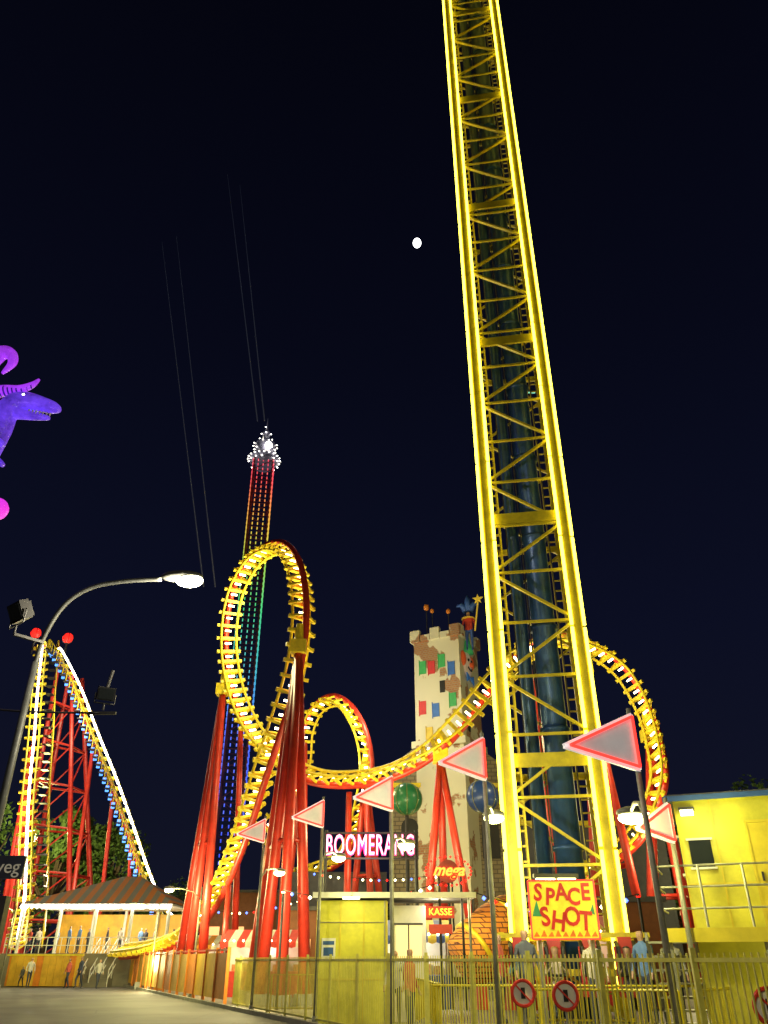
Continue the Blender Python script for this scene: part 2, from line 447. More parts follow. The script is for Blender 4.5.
B = [(-9.5, 63, 9.6), (-7.2, 62, 12.2), (-6.1, 60, 14.4), (-5.9, 59, 16.4), (-5.2, 58, 17.8), (-4.0, 57, 18.2), (-2.8, 56, 17.3), (-1.8, 55, 15.4), (-1.4, 55, 13.3), (-1.7, 56, 11.2), (-2.4, 58, 9.2), (-3.9, 60, 7.8), (-7, 62, 7)]
C3 = V((-3.9, 57.5, 13)); UB = [((C3-V(q)).normalized()+V((0, -.3, 0))).normalized() for q in B]
track(RC, B, UB)
RC.done()

# lift hills
LR = [(-39.2, 88.3, 33.6), (-38.5, 88, 33.1), (-35.1, 87, 28.5), (-31.8, 86, 23.1), (-28.6, 85, 18.1), (-25.6, 84, 13.0), (-22.9, 83, 8.4), (-20.5, 82, 5.2), (-17, 80, 3.4)]
LL = [(-41.6, 88.6, 34.6), (-41.1, 88, 34.0), (-39.1, 85, 27.9), (-36.9, 82, 21.6), (-34.9, 79, 16.0), (-32.8, 76, 11.1), (-30.6, 73, 6.0), (-29.2, 70, 3.8), (-27.5, 66, 2.6)]
LH = Obj('coaster_lift_hill')
def strip(o, ctrl, s, mat, wks, off=.35, dz=.4):
    P = catmull(ctrl, 30); st = o.part('light_strip', mat); rail = o.part('walkway_rail', M['yellow_tie']); wk = o.part('walkway', M['darkmetal'])
    tw = (V(ctrl[-2])-V(ctrl[1])); side = tw.cross(V((0, 0, 1))).normalized()
    pts = [q+side*s*off+V((0, 0, dz)) for q in P]
    for i in range(0, len(pts)-6, 6):
        st.rod(pts[i], pts[i].lerp(pts[i+6], .8), .11, n=6)
    for i in range(0, len(pts)-1, 5):
        q = P[i]+side*wks*1.45
        wk.box(q+V((0, 0, -.3)), (.8, .9, .08)); rail.beam(q+side*wks*.4+V((0, 0, -.3)), q+side*wks*.4+V((0, 0, .85)), .07)
        rail.beam(P[i]+side*wks*.8-V((0, 0, .3)), q+side*wks*.4+V((0, 0, -.3)), .07)
    rail.tube([q+side*wks*1.85+V((0, 0, .85)) for q in P[::4]], .05, 5)
track(LH, LR, [V((.8, -.35, .6))]*len(LR), tie=1.1, bulb=False, tieW=.95)
strip(LH, LR, 0, M['bulb_ww'], 1)
track(LH, LL, [V((.2, -.9, .5))]*len(LL), tie=1.1, bulb=False, tieW=.9)
strip(LH, LL, 0, M['bulb_ww'], -1)
bs2 = LH.part('blue_light_strip', glow('blue_strip', (.08, .3, 1), 2.0, False))
for q_ in catmull(LR, 12)[10:-14:2]: bs2.box(q_+V((-1.0, -.4, -.1)), (.3, .2, .6))
lt = LH.part('support_tower', M['red'])
tw = [(-38.6, 88, 32), (-38.2, 90.5, 32), (-36.8, 88, 31), (-36.5, 90.5, 31)]
base = [(-36.8, 86, 0), (-38.0, 93, 0), (-30.6, 87, 0), (-30.0, 93, 0)]
for t_, b_ in zip(tw, base): lt.rod(b_, t_, .3, .22, n=8)
def Lp(i, h): return V(base[i]).lerp(V(tw[i]), h)
hs = [0.02, .16, .30, .44, .58, .72, .86]
for i in range(len(hs)):
    for a_, b_ in ((0, 2), (1, 3), (0, 1), (2, 3)):
        lt.rod(Lp(a_, hs[i]), Lp(b_, hs[i]), .12, n=6)
        if i+1 < len(hs):
            lt.rod(Lp(a_, hs[i]), Lp(b_, hs[i+1]), .08, n=6)
for q, fx in (((-28.6, 85, 17.5), -28), ((-32, 86, 22.8), -31), ((-25.6, 84, 12.4), -25)):
    lt.rod((fx, 86.5, 0), q, .22, n=8)
for q, fy in (((-36.9, 82, 21), 82.5), ((-34.9, 79, 15.4), 79), ((-32.8, 76, 10.4), 76)):
    lt.rod((q[0]+.8, fy, 0), q, .22, n=8)
rb = LH.part('beacon_globes', M['bulb_r'], True); rbp = LH.part('beacon_posts', M['darkmetal'])
for q in ((-42.4, 88.4, 36.0), (-38.2, 88, 35.2)):
    rb.ball(q, .62, 12, 8); rbp.rod(V(q)-V((0, 0, 2.6)), V(q)-V((0, 0, .55)), .12)
    for k in range(6):
        an = k*math.pi/3; rbp.tube([V(q)+V((math.cos(an)*math.sin(t)*.66, math.sin(an)*math.sin(t)*.66, math.cos(t)*.66)) for t in (0.05, .5, 1, 1.57, 2.1, 2.6, 3.1)], .045, 4)
LH.done()

# ------------------------------------------------------------------ star flyer
SF = Obj('swing_ride_tower', (-28.2, 150, 0), math.radians(8))
m, ntt, b = new_mat('led_rainbow')
tcn = ntt.nodes.new('ShaderNodeTexCoord'); sx_ = ntt.nodes.new('ShaderNodeSeparateXYZ'); mr = ntt.nodes.new('ShaderNodeMapRange')
mr.inputs['From Min'].default_value = 0; mr.inputs['From Max'].default_value = 106
rr = ntt.nodes.new('ShaderNodeValToRGB'); el = rr.color_ramp.elements
el[0].position = 0; el[0].color = (.02, .05, 1, 1); el[1].position = 1; el[1].color = (1, .03, .16, 1)
for pos, c_ in ((.38, (.03, .12, 1)), (.50, (.02, .45, .5)), (.62, (.05, .65, .2)), (.72, (.35, .6, .05)), (.80, (.85, .5, .05)), (.90, (1, .08, .08))):
    x = el.new(pos); x.color = (*c_, 1)
ntt.links.new(tcn.outputs['Object'], sx_.inputs[0]); ntt.links.new(sx_.outputs['Z'], mr.inputs[0]); ntt.links.new(mr.outputs[0], rr.inputs[0])
ntt.links.new(rr.outputs[0], b.inputs['Emission Color']); b.inputs['Emission Strength'].default_value = 1.1
m.cycles.emission_sampling = 'NONE'; M['rainbow'] = m
fr = SF.part('lattice', paint('flyer_steel', (.25, .05, .06), .5)); bb = SF.part('led_bulbs', M['rainbow'])
for sx in (-1, 1):
    for sy in (-1, 1): fr.beam((sx*2.1, sy*2.1, 0), (sx*2.1, sy*2.1, 103), .35, .35, up=(0, 1, 0))
z = 0; k = 0
while z < 102:
    for sy in (-1, 1):
        s = 1 if k % 2 else -1
        fr.beam((-2.1*s, sy*2.1, z), (2.1*s, sy*2.1, z+3), .16); fr.beam((sy*2.1, -2.1*s, z), (sy*2.1, 2.1*s, z+3), .16)
        fr.beam((-2.1, sy*2.1, z), (2.1, sy*2.1, z), .14)
    z += 3; k += 1
z = 4
while z < 102:
    for x in (-2.35, -1.15, 0, 1.15, 2.35): bb.beam((x, -2.4, z), (x, -2.4, z+.55), .2)
    for yv in (-1.1, 0.2, 1.5): bb.beam((2.4, yv, z), (2.4, yv, z+.5), .2); bb.beam((-2.4, yv, z), (-2.4, yv, z+.5), .2)
    z += 1.2
ZC = lambda z: 101+(z-101)*.72
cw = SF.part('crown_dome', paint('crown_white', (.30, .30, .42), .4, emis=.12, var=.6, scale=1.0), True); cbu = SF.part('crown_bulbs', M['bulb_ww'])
prof = [(2.2, 101), (3.3, 103), (3.6, 104), (3.2, 105.2), (1.9, 106), (2.3, 107.5), (2.6, 109), (2.2, 110.6), (1.1, 112), (.6, 113), (1.0, 114), (.8, 115), (.3, 116), (.12, 119), (0.02, 121)]
cw.lathe((0, 0, 0), [(r, ZC(z)) for r, z in prof], 16)
for rr_, zz, nn in ((3.75, 104, 20), (3.5, 102.6, 15), (2.5, 107.5, 12), (2.8, 109.4, 13), (1.5, 112, 7), (1.2, 114, 5), (.4, 117, 2)):
    for j in range(nn):
        if random.random() < .75:
            an = 2*math.pi*j/nn+zz; cbu.octa((rr_*math.cos(an), rr_*math.sin(an), ZC(zz)), .17)
cbb = SF.part('crown_floodlight', M['bulb_ww'], True); cbb.ball((.9, -3.0, ZC(107.2)), .8, 10, 8)
SF.done()

# thin ride cables
m, ntt, b = new_mat('cable_steel_glow'); b.inputs['Base Color'].default_value = (.2, .2, .2, 1); b.inputs['Metallic'].default_value = .6
b.inputs['Emission Color'].default_value = (.25, .3, .5, 1); b.inputs['Emission Strength'].default_value = .045; m.cycles.emission_sampling = 'NONE'; M['cable'] = m  # weak emission stands in for light reflected off the cables
CB = Obj('catapult_ride_cables'); cp = CB.part('cables', M['cable'])
for (a0, b0) in (((-11.7, 60, 47.5), (-17.3, 60, 82)), ((-12.4, 60, 47.5), (-19.0, 60, 84)), ((-14.6, 60, 30), (-23.7, 60, 73)), ((-15.6, 60, 30), (-25.2, 60, 72))):
    a0 = V(a0); b0 = V(b0); cp.rod(a0-(b0-a0)*.02, b0, .06, .012, n=5)
CB.done()

# ------------------------------------------------------------------ castle
CA = Obj('castle_tower', (4.9, 58.2, 0), math.radians(-28)); CA.e.scale = (.82, .82, 1)
wall = brick('castle_plaster', (.34, .14, .07), (.42, .2, .09), (.3, .28, .22), 1.6, patch=(.66, .64, .52))
plain = brick('castle_stone', (.30, .25, .16), (.22, .18, .12), (.12, .1, .08), .9)
t_ = CA.part('shaft', wall); t_.box((0, 0, 12), (4.6, 4.6, 22.6))
t_.box((0, 0, 15.2), (5.2, 5.2, .5)); tp = CA.part('parapet', wall)
for i in range(-2, 3):
    hgt = .9 - (abs(i) % 2)*.45
    for s in (-1, 1):
        tp.box((i*1.02, s*2.4, 23.2+hgt/2-.1), (.95, .45, hgt)); tp.box((s*2.4, i*1.02, 23.2+hgt/2-.1), (.44, .95, hgt-.03))
for nm, c_, lst in (('green_banners', (.05, .4, .12), [(-1.4, 21.0), (.55, 21.3), (1.5, 18.2)]), ('red_banners', (.6, .04, .05), [(-.5, 20.9), (-1.5, 17.9)]), ('blue_banners', (.04, .15, .5), [(-.2, 17.6), (1.5, 20.6)]), ('yellow_banners', (.7, .5, .05), [(-.9, 15.9)])):
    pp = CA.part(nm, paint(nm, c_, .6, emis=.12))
    for x, zz in lst:
        pp.box((x, -2.34, zz), (.62, .07, 1.0)); pp.box((x-.35, -2.36, zz), (.05, .1, 1.2))
wn = CA.part('windows', M['black']); wn.box((0.5, -2.32, 19.3), (.5, .06, .9)); wn.box((2.32, 1.2, 18.4), (.06, .5, 1.0)); wn.box((2.32, -.8, 16.5), (.06, .5, .9))
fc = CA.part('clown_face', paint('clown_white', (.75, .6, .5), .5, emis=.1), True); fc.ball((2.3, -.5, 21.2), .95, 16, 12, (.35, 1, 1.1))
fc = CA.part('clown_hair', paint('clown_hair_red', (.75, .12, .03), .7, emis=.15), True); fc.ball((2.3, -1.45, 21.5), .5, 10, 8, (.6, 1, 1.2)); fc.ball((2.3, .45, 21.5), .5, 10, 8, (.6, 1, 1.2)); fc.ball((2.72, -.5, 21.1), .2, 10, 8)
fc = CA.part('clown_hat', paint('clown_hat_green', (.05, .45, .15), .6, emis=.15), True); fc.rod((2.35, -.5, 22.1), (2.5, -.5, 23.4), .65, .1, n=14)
fc = CA.part('clown_features', M['black'], True); fc.ball((2.6, -.85, 21.45), .13, 8, 6); fc.ball((2.6, -.15, 21.45), .13, 8, 6); fc.tube([(2.58, -.95, 20.9), (2.66, -.7, 20.68), (2.68, -.5, 20.62), (2.66, -.3, 20.68), (2.58, -.05, 20.9)], .06, 6)
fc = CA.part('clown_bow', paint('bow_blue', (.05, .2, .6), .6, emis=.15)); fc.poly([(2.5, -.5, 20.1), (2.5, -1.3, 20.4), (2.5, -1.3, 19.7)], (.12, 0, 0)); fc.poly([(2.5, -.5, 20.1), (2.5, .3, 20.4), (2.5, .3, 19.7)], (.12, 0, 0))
bl = CA.part('balloon_balls', M['orange'], True); bs_ = CA.part('balloon_sticks', M['darkmetal'])
for x, zz, r in ((-1.1, 26.1, .28), (-.5, 25.7, .2), (1.2, 25.4, .22)):
    bl.ball((x, -1.8, zz), r, 10, 8); bs_.rod((x, -1.8, 23), (x, -1.8, zz), .05)
CA.done()
CB2 = Obj('castle_funhouse', (4.4, 60, 0), 0)
w_ = CB2.part('walls', plain); w_.box((0.2, 1, 6.2), (8.4, 7, 12.4))
w_.poly([(-4.0, -2.52, 12.4), (4.4, -2.52, 12.4), (4.0, -2.52, 14), (2.2, -2.52, 15.3), (.2, -2.52, 15.9), (-1.8, -2.52, 15.3), (-3.6, -2.52, 14)], (0, 6.9, 0))
dk = CB2.part('openings', M['black'])
for x in (-2.6, .2, 3.0):
    dk.box((x, -2.54, 8.6), (1.2, .1, 2.0)); dk.rod((x, -2.6, 9.6), (x, -2.45, 9.6), .6, n=16)
dk.box((.2, -2.55, 3), (2.6, .12, 4.5))
sh = CB2.part('wings', paint('funhouse_wall', (.10, .10, .13), .8)); sh.box((10, 2, 5), (10.8, 7, 10)); sh.box((-8, 3, 3.5), (7.6, 6, 7))
tr = CB2.part('cornice', M['yellow_tie']); tr.box((.2, -2.6, 12.4), (8.8, .25, .3)); tr.box((10, -1.6, 10), (10.9, .25, .3))
CB2.done()
gl = paint('globe_green', (.03, .22, .10), .3); gb = paint('globe_blue', (.03, .08, .32), .3)
for pos, mt, rr_ in (((1.4, 50, 10.2), gl, .95), ((5.85, 48, 10.0), gb, .95)):
    o = Obj('ornament_globe', pos); q = o.part('globe', mt, True); q.ball((0, 0, 0), rr_, 20, 14)
    q = o.part('pedestal_pole', M['darkmetal']); q.rod((0, 0, -pos[2]), (0, 0, -rr_), .12)
    q = o.part('bands', paint('globe_bands', (.3, .3, .1), .5))
    for k in range(4):
        an = k*math.pi/4; q.tube([(math.cos(an)*math.cos(t)*(rr_+.01), math.sin(an)*math.cos(t)*(rr_+.01), math.sin(t)*(rr_+.01)) for t in [i*math.pi/12 for i in range(25)]], .02, 4)
    o.done()

# ------------------------------------------------------------------ people
def person(name, loc, rz, shirt, trousers, hair, h=1.72, pose='stand', skin=(.45, .27, .19)):
    k = h/1.72
    if pose == 'sit':
        J = [((0, 0, .55), .15), ((0, 0, .75), .14), ((0, 0, .98), .16), ((0, 0, 1.12), .07), ((0, -.02, 1.2), .07), ((0, -.03, 1.30), .10), ((0, -.03, 1.40), .09),
             ((-.19, 0, 1.04), .06), ((-.24, -.12, .82), .045), ((-.14, -.3, .95), .035), ((-.1, -.36, 1.0), .035),
             ((.19, 0, 1.04), .06), ((.24, -.12, .82), .045), ((.14, -.3, .95), .035), ((.1, -.36, 1.0), .035),
             ((-.1, -.05, .52), .1), ((-.12, -.48, .52), .07), ((-.12, -.5, .1), .045), ((-.12, -.62, .04), .04),
             ((.1, -.05, .52), .1), ((.12, -.48, .52), .07), ((.12, -.5, .1), .045), ((.12, -.62, .04), .04)]
        hz = (1.16, .58)
    else:
        st = .16 if pose == 'walk' else .02
        J = [((0, 0, .95), .14), ((0, 0, 1.15), .13), ((0, 0, 1.38), .16), ((0, 0, 1.48), .065), ((0, -.01, 1.54), .065), ((0, -.02, 1.62), .095), ((0, -.01, 1.7), .085),
             ((-.18, 0, 1.4), .06), ((-.25, .04*st*5, 1.13), .045), ((-.26, -.08, .9), .035), ((-.26, -.1, .8), .035),
             ((.18, 0, 1.4), .06), ((.25, -.04*st*5, 1.13), .045), ((.26, -.12, .9), .035), ((.26, -.15, .8), .035),
             ((-.09, 0, .88), .1), ((-.1, -st, .48), .07), ((-.1, -st*.8, .1), .045), ((-.1, -st*.8-.12, .04), .04),
             ((.09, 0, .88), .1), ((.1, st*.5, .48), .07), ((.1, st*1.4, .1), .045), ((.1, st*1.4-.12, .04), .04)]
        hz = (1.5, .93)
    E = [(0, 1), (1, 2), (2, 3), (3, 4), (4, 5), (5, 6), (2, 7), (7, 8), (8, 9), (9, 10), (2, 11), (11, 12), (12, 13), (13, 14), (0, 15), (15, 16), (16, 17), (17, 18), (0, 19), (19, 20), (20, 21), (21, 22)]
    me = bpy.data.meshes.new(name); me.from_pydata([V(j[0])*k for j in J], E, [])
    o = bpy.data.objects.new(name+'_s', me); COL.objects.link(o)
    sk = o.modifiers.new('s', 'SKIN')
    lay = me.skin_vertices[0].data
    for i, j in enumerate(J): lay[i].radius = (j[1]*k, j[1]*k*.8)
    lay[0].use_root = True
    ss = o.modifiers.new('d', 'SUBSURF'); ss.levels = 1; ss.render_levels = 1
    bpy.context.view_layer.update()
    m2 = bpy.data.meshes.new_from_object(o.evaluated_get(bpy.context.evaluated_depsgraph_get()))
    bpy.data.objects.remove(o)
    for mm in (paint(name+'_skin', skin, .5), paint(name+'_top', shirt, .8), paint(name+'_trousers', trousers, .8), paint(name+'_hair', hair, .7)): m2.materials.append(mm)
    for p_ in m2.polygons:
        p_.use_smooth = True; c = p_.center/k
        if c.z > hz[0]:
            p_.material_index = 3 if (c.z > hz[0]+.2 or (c.y > .02 and c.z > hz[0]+.06)) else 0
        elif abs(c.x) > .2 and (c.z < .95 if pose != 'sit' else c.y < -.2) and c.z > .6: p_.material_index = 0
        elif c.z > hz[1] or (abs(c.x) > .2): p_.material_index = 1
        else: p_.material_index = 2
    ob = bpy.data.objects.new(name, m2); COL.objects.link(ob); ob.location = loc; ob.rotation_euler = (0, 0, rz)
    return ob
person('person', (-23.7, 60.0, 0), .6, (.6, .6, .6), (.05, .06, .1), (.03, .02, .01), 1.75, 'walk')
person('person', (-24.35, 60.4, 0), -.4, (.1, .1, .12), (.03, .03, .04), (.1, .05, .02), 1.25, 'walk')
for i in range(12):
    person('person', (-26+i*.95+random.uniform(-.3, .3), 63.9+random.uniform(-.5, 1.8), 2.0), random.uniform(-3, 3), random.choice([(.5, .45, .4), (.05, .05, .08), (.5, .08, .05), (.1, .2, .4)]), (.04, .05, .08), (.04, .02, .01), random.uniform(1.6, 1.82))
for x, y, c_, h_ in ((-20.6, 58.5, (.5, .1, .08), 1.7), (-20.0, 59.0, (.08, .1, .2), 1.8), (-18.3, 57.5, (.4, .4, .4), 1.65)):
    person('person', (x, y, 0), random.uniform(-3, 3), c_, (.04, .05, .09), (.04, .03, .02), h_, 'walk')
th = math.radians(-9)
for i in (0, 1, 3):
    x = -1.2+i*.8; yv = -1.85
    wx = 4.60+x*math.cos(th)-yv*math.sin(th); wy = 22.1+x*math.sin(th)+yv*math.cos(th)
    person('ride_passenger', (wx, wy, .5), th, [(.1, .3, .5), (.6, .5, .4), 0, (.08, .08, .1)][i], (.05, .06, .1), [(.05, .03, .02), (.3, .18, .06), 0, (.02, .02, .02)][i], 1.7, 'sit')
# people waiting on the tower's platform and around it
for x, y, z_, c_, h_ in ((2.55, 19.75, .4, (.5, .1, .08), 1.72), (3.1, 19.45, .4, (.08, .09, .12), 1.8), (4.55, 19.35, .4, (.55, .5, .4), 1.66), (5.6, 19.2, .4, (.1, .2, .45), 1.78), (6.3, 19.5, .4, (.5, .5, .5), 1.7),
                       (0.6, 21.2, 0, (.5, .1, .08), 1.86), (8.9, 21.5, 0, (.1, .15, .3), 1.82), (.3, 24.0, 0, (.4, .4, .42), 1.84), (9.6, 24.5, 0, (.5, .45, .3), 1.85)):
    person('person', (x, y, z_), random.uniform(-1.2, 1.2), c_, (.04, .05, .09), (.04, .03, .02), h_)
J = person('jester_statue', (6.6, 56.2, 22.0), -.3, (.6, .06, .05), (.05, .12, .5), (.05, .15, .6), 1.72, 'stand'); J.scale = (2, 2, 1.9)
JH = MB('jester_hat', paint('jester_blue', (.04, .12, .5), .6), True)
for dx in (-.7, 0, .7): JH.tube([(dx*.1, 0, 1.75), (dx*.35, 0, 2.05+(.2 if dx == 0 else 0)), (dx*.65, 0, 2.0+(.45 if dx == 0 else 0))], [.15, .11, .03], 8)
jh = JH.make(); jh.parent = J
JS = MB('star_wand', paint('gold_star', (.8, .55, .05), .4, emis=.3)); JS.rod((.26, -.15, .8), (.45, -.2, 2.0), .03)
JS.poly([V((.45+(.22 if k_ % 2 == 0 else .09)*math.sin(k_*math.pi/5), -.2, 2.15+(.22 if k_ % 2 == 0 else .09)*math.cos(k_*math.pi/5))) for k_ in range(10)], (0, .05, 0))
js = JS.make(); js.parent = J
JC = MB('collar_ruff', paint('ruff_yellow', (.8, .5, .04), .5, emis=.15), True); JC.lathe((0, 0, 1.44), [(.07, .04), (.26, -.02), (.28, -.05), (.08, -.03)], 10); jc = JC.make(); jc.parent = J

# ------------------------------------------------------------------ fence
FE = Obj('steel_fence')
pt = FE.part('posts', M['fence']); rl = FE.part('rails', M['fence']); ba = FE.part('bars', M['fence'])
FH = 1.68
def FP(y, z): return V((FX(y), y, z))
step = 2.0*.9187
yy = 8.0
while yy < 34:
    pt.beam(FP(yy, 0), FP(yy, FH+.06), .07, .07)
    y1 = min(yy+step, 34.5)
    for z in (.18, FH-.08): rl.beam(FP(yy, z), FP(y1, z), .04, .05)
    nb = 18
    for i in range(1, nb):
        yb = yy+(y1-yy)*i/nb
        ba.beam(FP(yb, .18), FP(yb, FH+.0), .02, .02)
    yy += step
FE.done()
FO = Obj('orange_panel_fence')
pt = FO.part('posts', M['orange']); pa = FO.part('panels', M['orange2']); pb = FO.part('panels_alt', M['orange']); tr = FO.part('top_rail', M['red'])
k = 0
while yy < 62:
    y1 = yy+1.9
    pt.beam(FP(yy, 0), FP(yy, 2.05), .12, .12)
    (pa if k % 3 else pb).beam(FP(yy+.08, 1.05), FP(y1-.08, 1.05), .04, 1.6)
    tr.beam(FP(yy+.06, 1.96), FP(y1-.06, 1.96), .06, .07)
    yy = y1; k += 1
FO.done()
QB = Obj('queue_barrier'); q = QB.part('frame', M['yellow']); q2 = QB.part('bars', M['yellow'])
def barrier(a0, b0, h=1.15):
    a0 = V(a0); b0 = V(b0); L_ = (b0-a0).length; n_ = max(1, int(L_/2.0))
    for i in range(n_+1):
        p_ = a0.lerp(b0, i/n_); q.rod(p_, p_+V((0, 0, h)), .03, n=6)
    for z in (.15, h): q.rod(a0+V((0, 0, z)), b0+V((0, 0, z)), .025, n=6)
    for i in range(1, int(L_/.14)):
        p_ = a0.lerp(b0, i/(L_/.14)); q2.rod(p_+V((0, 0, .15)), p_+V((0, 0, h)), .01, n=4)
for a0, b0 in (((1.0, 18.5, 0), (7.4, 17.9, 0)), ((1.2, 19.5, 0), (.9, 26, 0)), ((8.6, 18.2, 0), (8.8, 25, 0)), ((5.2, 15.2, 0), (7.0, 17.6, 0)), ((-4, 32, 0), (1, 31, 0)), ((2.4, 16.2, 0), (5.0, 15.4, 0))):
    barrier(a0, b0)
QB.done()
WB = Obj('wooden_hoarding')
a0 = V((-31.5, 63.5, 0)); b0 = V((-20.8, 61.5, 0)); n = 22
pa = WB.part('boards', M['orange2']); pb = WB.part('boards_dark', M['orange']); tr = WB.part('top_cap', M['yellow_tie'])
for i in range(n):
    q0 = a0.lerp(b0, i/n); q1 = a0.lerp(b0, (i+.96)/n)
    (pa if (i*7 % 5) else pb).beam(q0+V((0, 0, .95)), q1+V((0, 0, .95)), .06, 1.8)
tr.beam(a0+V((0, 0, 1.9)), b0+V((0, 0, 1.9)), .14, .09); WB.done()
ST = Obj('entrance_stairs', (-19.9, 61.6, 0), -.1)
s_ = ST.part('steps', pav); r_ = ST.part('handrails', M['white'])
for i in range(8): s_.box((0, i*.3, .125*(i+1)), (1.9, .3, .25*(i+1)))
for sx in (-1, -.33, .33, 1):
    for i in range(0, 9, 2): r_.beam((sx, i*.3, .25*i), (sx, i*.3, .25*i+1.0), .05)
    for dz in (.5, 1.0): r_.beam((sx, 0, dz), (sx, 2.4, 2.0+dz), .05)
ST.done()

# station pavilion
PV = Obj('station_pavilion', (-21.0, 67, 0))
mtr, ntt, b = new_mat('striped_canopy')
tcn = ntt.nodes.new('ShaderNodeTexCoord'); wv = ntt.nodes.new('ShaderNodeTexWave'); wv.inputs['Scale'].default_value = .35; wv.bands_direction = 'X'
cr_ = ntt.nodes.new('ShaderNodeValToRGB'); cr_.color_ramp.interpolation = 'CONSTANT'
cr_.color_ramp.elements[0].color = (.65, .20, .03, 1); cr_.color_ramp.elements[1].position = .5; cr_.color_ramp.elements[1].color = (.25, .24, .22, 1)
ntt.links.new(tcn.outputs['Object'], wv.inputs['Vector']); ntt.links.new(wv.outputs['Color'], cr_.inputs[0]); ntt.links.new(cr_.outputs[0], b.inputs['Base Color']); b.inputs['Roughness'].default_value = .7
rf = PV.part('roof', mtr)
hx, hy = 5.6, 4.0
rf._add([(-hx, -hy, 5.2), (hx, -hy, 5.2), (hx, hy, 5.2), (-hx, hy, 5.2), (0.5, 0, 7.3), (1.8, 0, 7.3)], [(0, 1, 5, 4), (1, 2, 5), (2, 3, 4, 5), (3, 0, 4)])
ce = PV.part('ceiling', M['white']); ce.box((0, 0, 5.1), (2*hx-.1, 2*hy-.1, .12))
fa = PV.part('fascia_lights', M['bulb_ww'])
for i in range(30): fa.octa((-hx+.2+i*(2*hx-.4)/29, -hy-.08, 4.95), .14)
tube = PV.part('ceiling_tubes', glow('tube_white', (1, .92, .7), 6))
for i in range(5): tube.box((-4+i*2, -1.5, 4.98), (1.5, .3, .06)); tube.box((-4+i*2, -3.2, 4.98), (1.5, .3, .06))
co = PV.part('columns', M['white'])
for x in (-5.3, -2.6, 0, 2.6, 5.3):
    for yv in (-3.7, 3.7): co.rod((x, yv, 0), (x, yv, 5.05), .12)
dk = PV.part('platform', pav); dk.box((0, 0, 1.0), (12.4, 9, 2.0))
bw = PV.part('back_wall', M['orange2']); bw.box((0, 3.9, 3.4), (11, .1, 2.8))
rg = PV.part('railings', M['white'])
for z in (2.5, 3.0): rg.beam((-6, -4.2, z), (6, -4.2, z), .05)
for i in range(25): rg.beam((-6+i*.5, -4.2, 2.0), (-6+i*.5, -4.2, 3.0), .04)
PV.add(point_light('pavilion_light', (-1, -1.5, 4.4), 700, (1, .85, .55), .6)); PV.add(point_light('pavilion_light', (3, -2, 4.4), 500, (1, .85, .55), .6))
PV.done()

# ------------------------------------------------------------------ lamp & pennant posts
LC = (1, .94, .32)
M['pennant'] = paint('pennant_gray_white_glow', (.62, .66, .66), .5, var=.25, emis=.30, scale=1.2)  # own emission added so the panel reads white beside the red neon
M['edge'] = paint('pennant_edge_white_glow', (.8, .78, .78), .5, emis=.55)  # edge emits too, its brightness is put into the material
def post(name, x, y, ztop, lampz, k=1.0, lamp=True, armv=(.42, 2.1), tip=(-.95, -.5), pennant=True, pw=240):
    o = Obj(name, (x, y, 0)); p_ = o.part('pole', M['pole'], True)
    p_.rod((0, 0, 0), (0, 0, ztop+.12), .055, .04, n=10); p_.rod((0, 0, 0), (0, 0, .25), .09, n=10)
    if lamp:
        ax, ay = armv
        p_.tube([(0, 0, lampz-.35), (ax*.25, ay*.25, lampz-.02), (ax*.6, ay*.6, lampz+.1), (ax, ay, lampz+.08)], .03, 8)
        hd = o.part('lamp_housing', M['pole'], True); hd.ball((ax, ay, lampz+.09), .22, 14, 8, (1.15, 1.15, .4))
        ln = o.part('lamp_lens', M['lamp_g'], True); ln.ball((ax, ay, lampz), .2, 14, 8, (1.15, 1.15, .55))
        o.add(point_light('lamp_bulb', (ax, ay, lampz-.3), pw, LC, .12))
    if pennant:
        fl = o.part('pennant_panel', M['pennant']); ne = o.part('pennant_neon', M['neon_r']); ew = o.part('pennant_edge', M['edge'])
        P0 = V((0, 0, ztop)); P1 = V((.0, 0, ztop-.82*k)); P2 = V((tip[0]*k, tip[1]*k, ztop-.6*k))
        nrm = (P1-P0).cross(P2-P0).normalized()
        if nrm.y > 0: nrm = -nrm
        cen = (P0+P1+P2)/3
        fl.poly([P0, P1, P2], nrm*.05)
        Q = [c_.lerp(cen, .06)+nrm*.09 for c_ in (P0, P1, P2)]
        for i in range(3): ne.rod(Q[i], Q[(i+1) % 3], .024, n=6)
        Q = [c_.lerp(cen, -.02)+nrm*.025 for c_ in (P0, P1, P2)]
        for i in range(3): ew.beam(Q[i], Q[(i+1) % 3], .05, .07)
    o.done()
post('lamp_post_with_pennant', 3.9, 12.2, 4.95, 3.75, 1.0, tip=(-1.22, -.55))
post('lamp_post_with_pennant', 2.05, 16.3, 5.6, 4.35, 1.0)
post('lamp_post_with_pennant', .19, 20.7, 5.7, 4.3, 1.0)
post('lamp_post_with_pennant', -1.92, 25.6, 5.95, 4.5, .95)
post('lamp_post_with_pennant', -4.6, 31.7, 6.3, 4.6, 1.0)
post('pennant_post', 5.35, 15.4, 4.15, 3.8, .8, lamp=False)
post('added_lamp_post', -9.0, 42.2, 4.6, 4.5, armv=(-1.3, -1.2), pennant=False, pw=1000)  # post added to brighten the orange fence panels
post('added_lamp_post', -14.0, 53.8, 4.6, 4.5, armv=(-1.3, -1.2), pennant=False, pw=1000)  # post added to brighten the orange fence panels further back
post('added_lamp_post', -24.5, 57.5, 4.6, 4.5, armv=(-1.0, .6), pennant=False, pw=450)  # added post, light for the orange wall at left

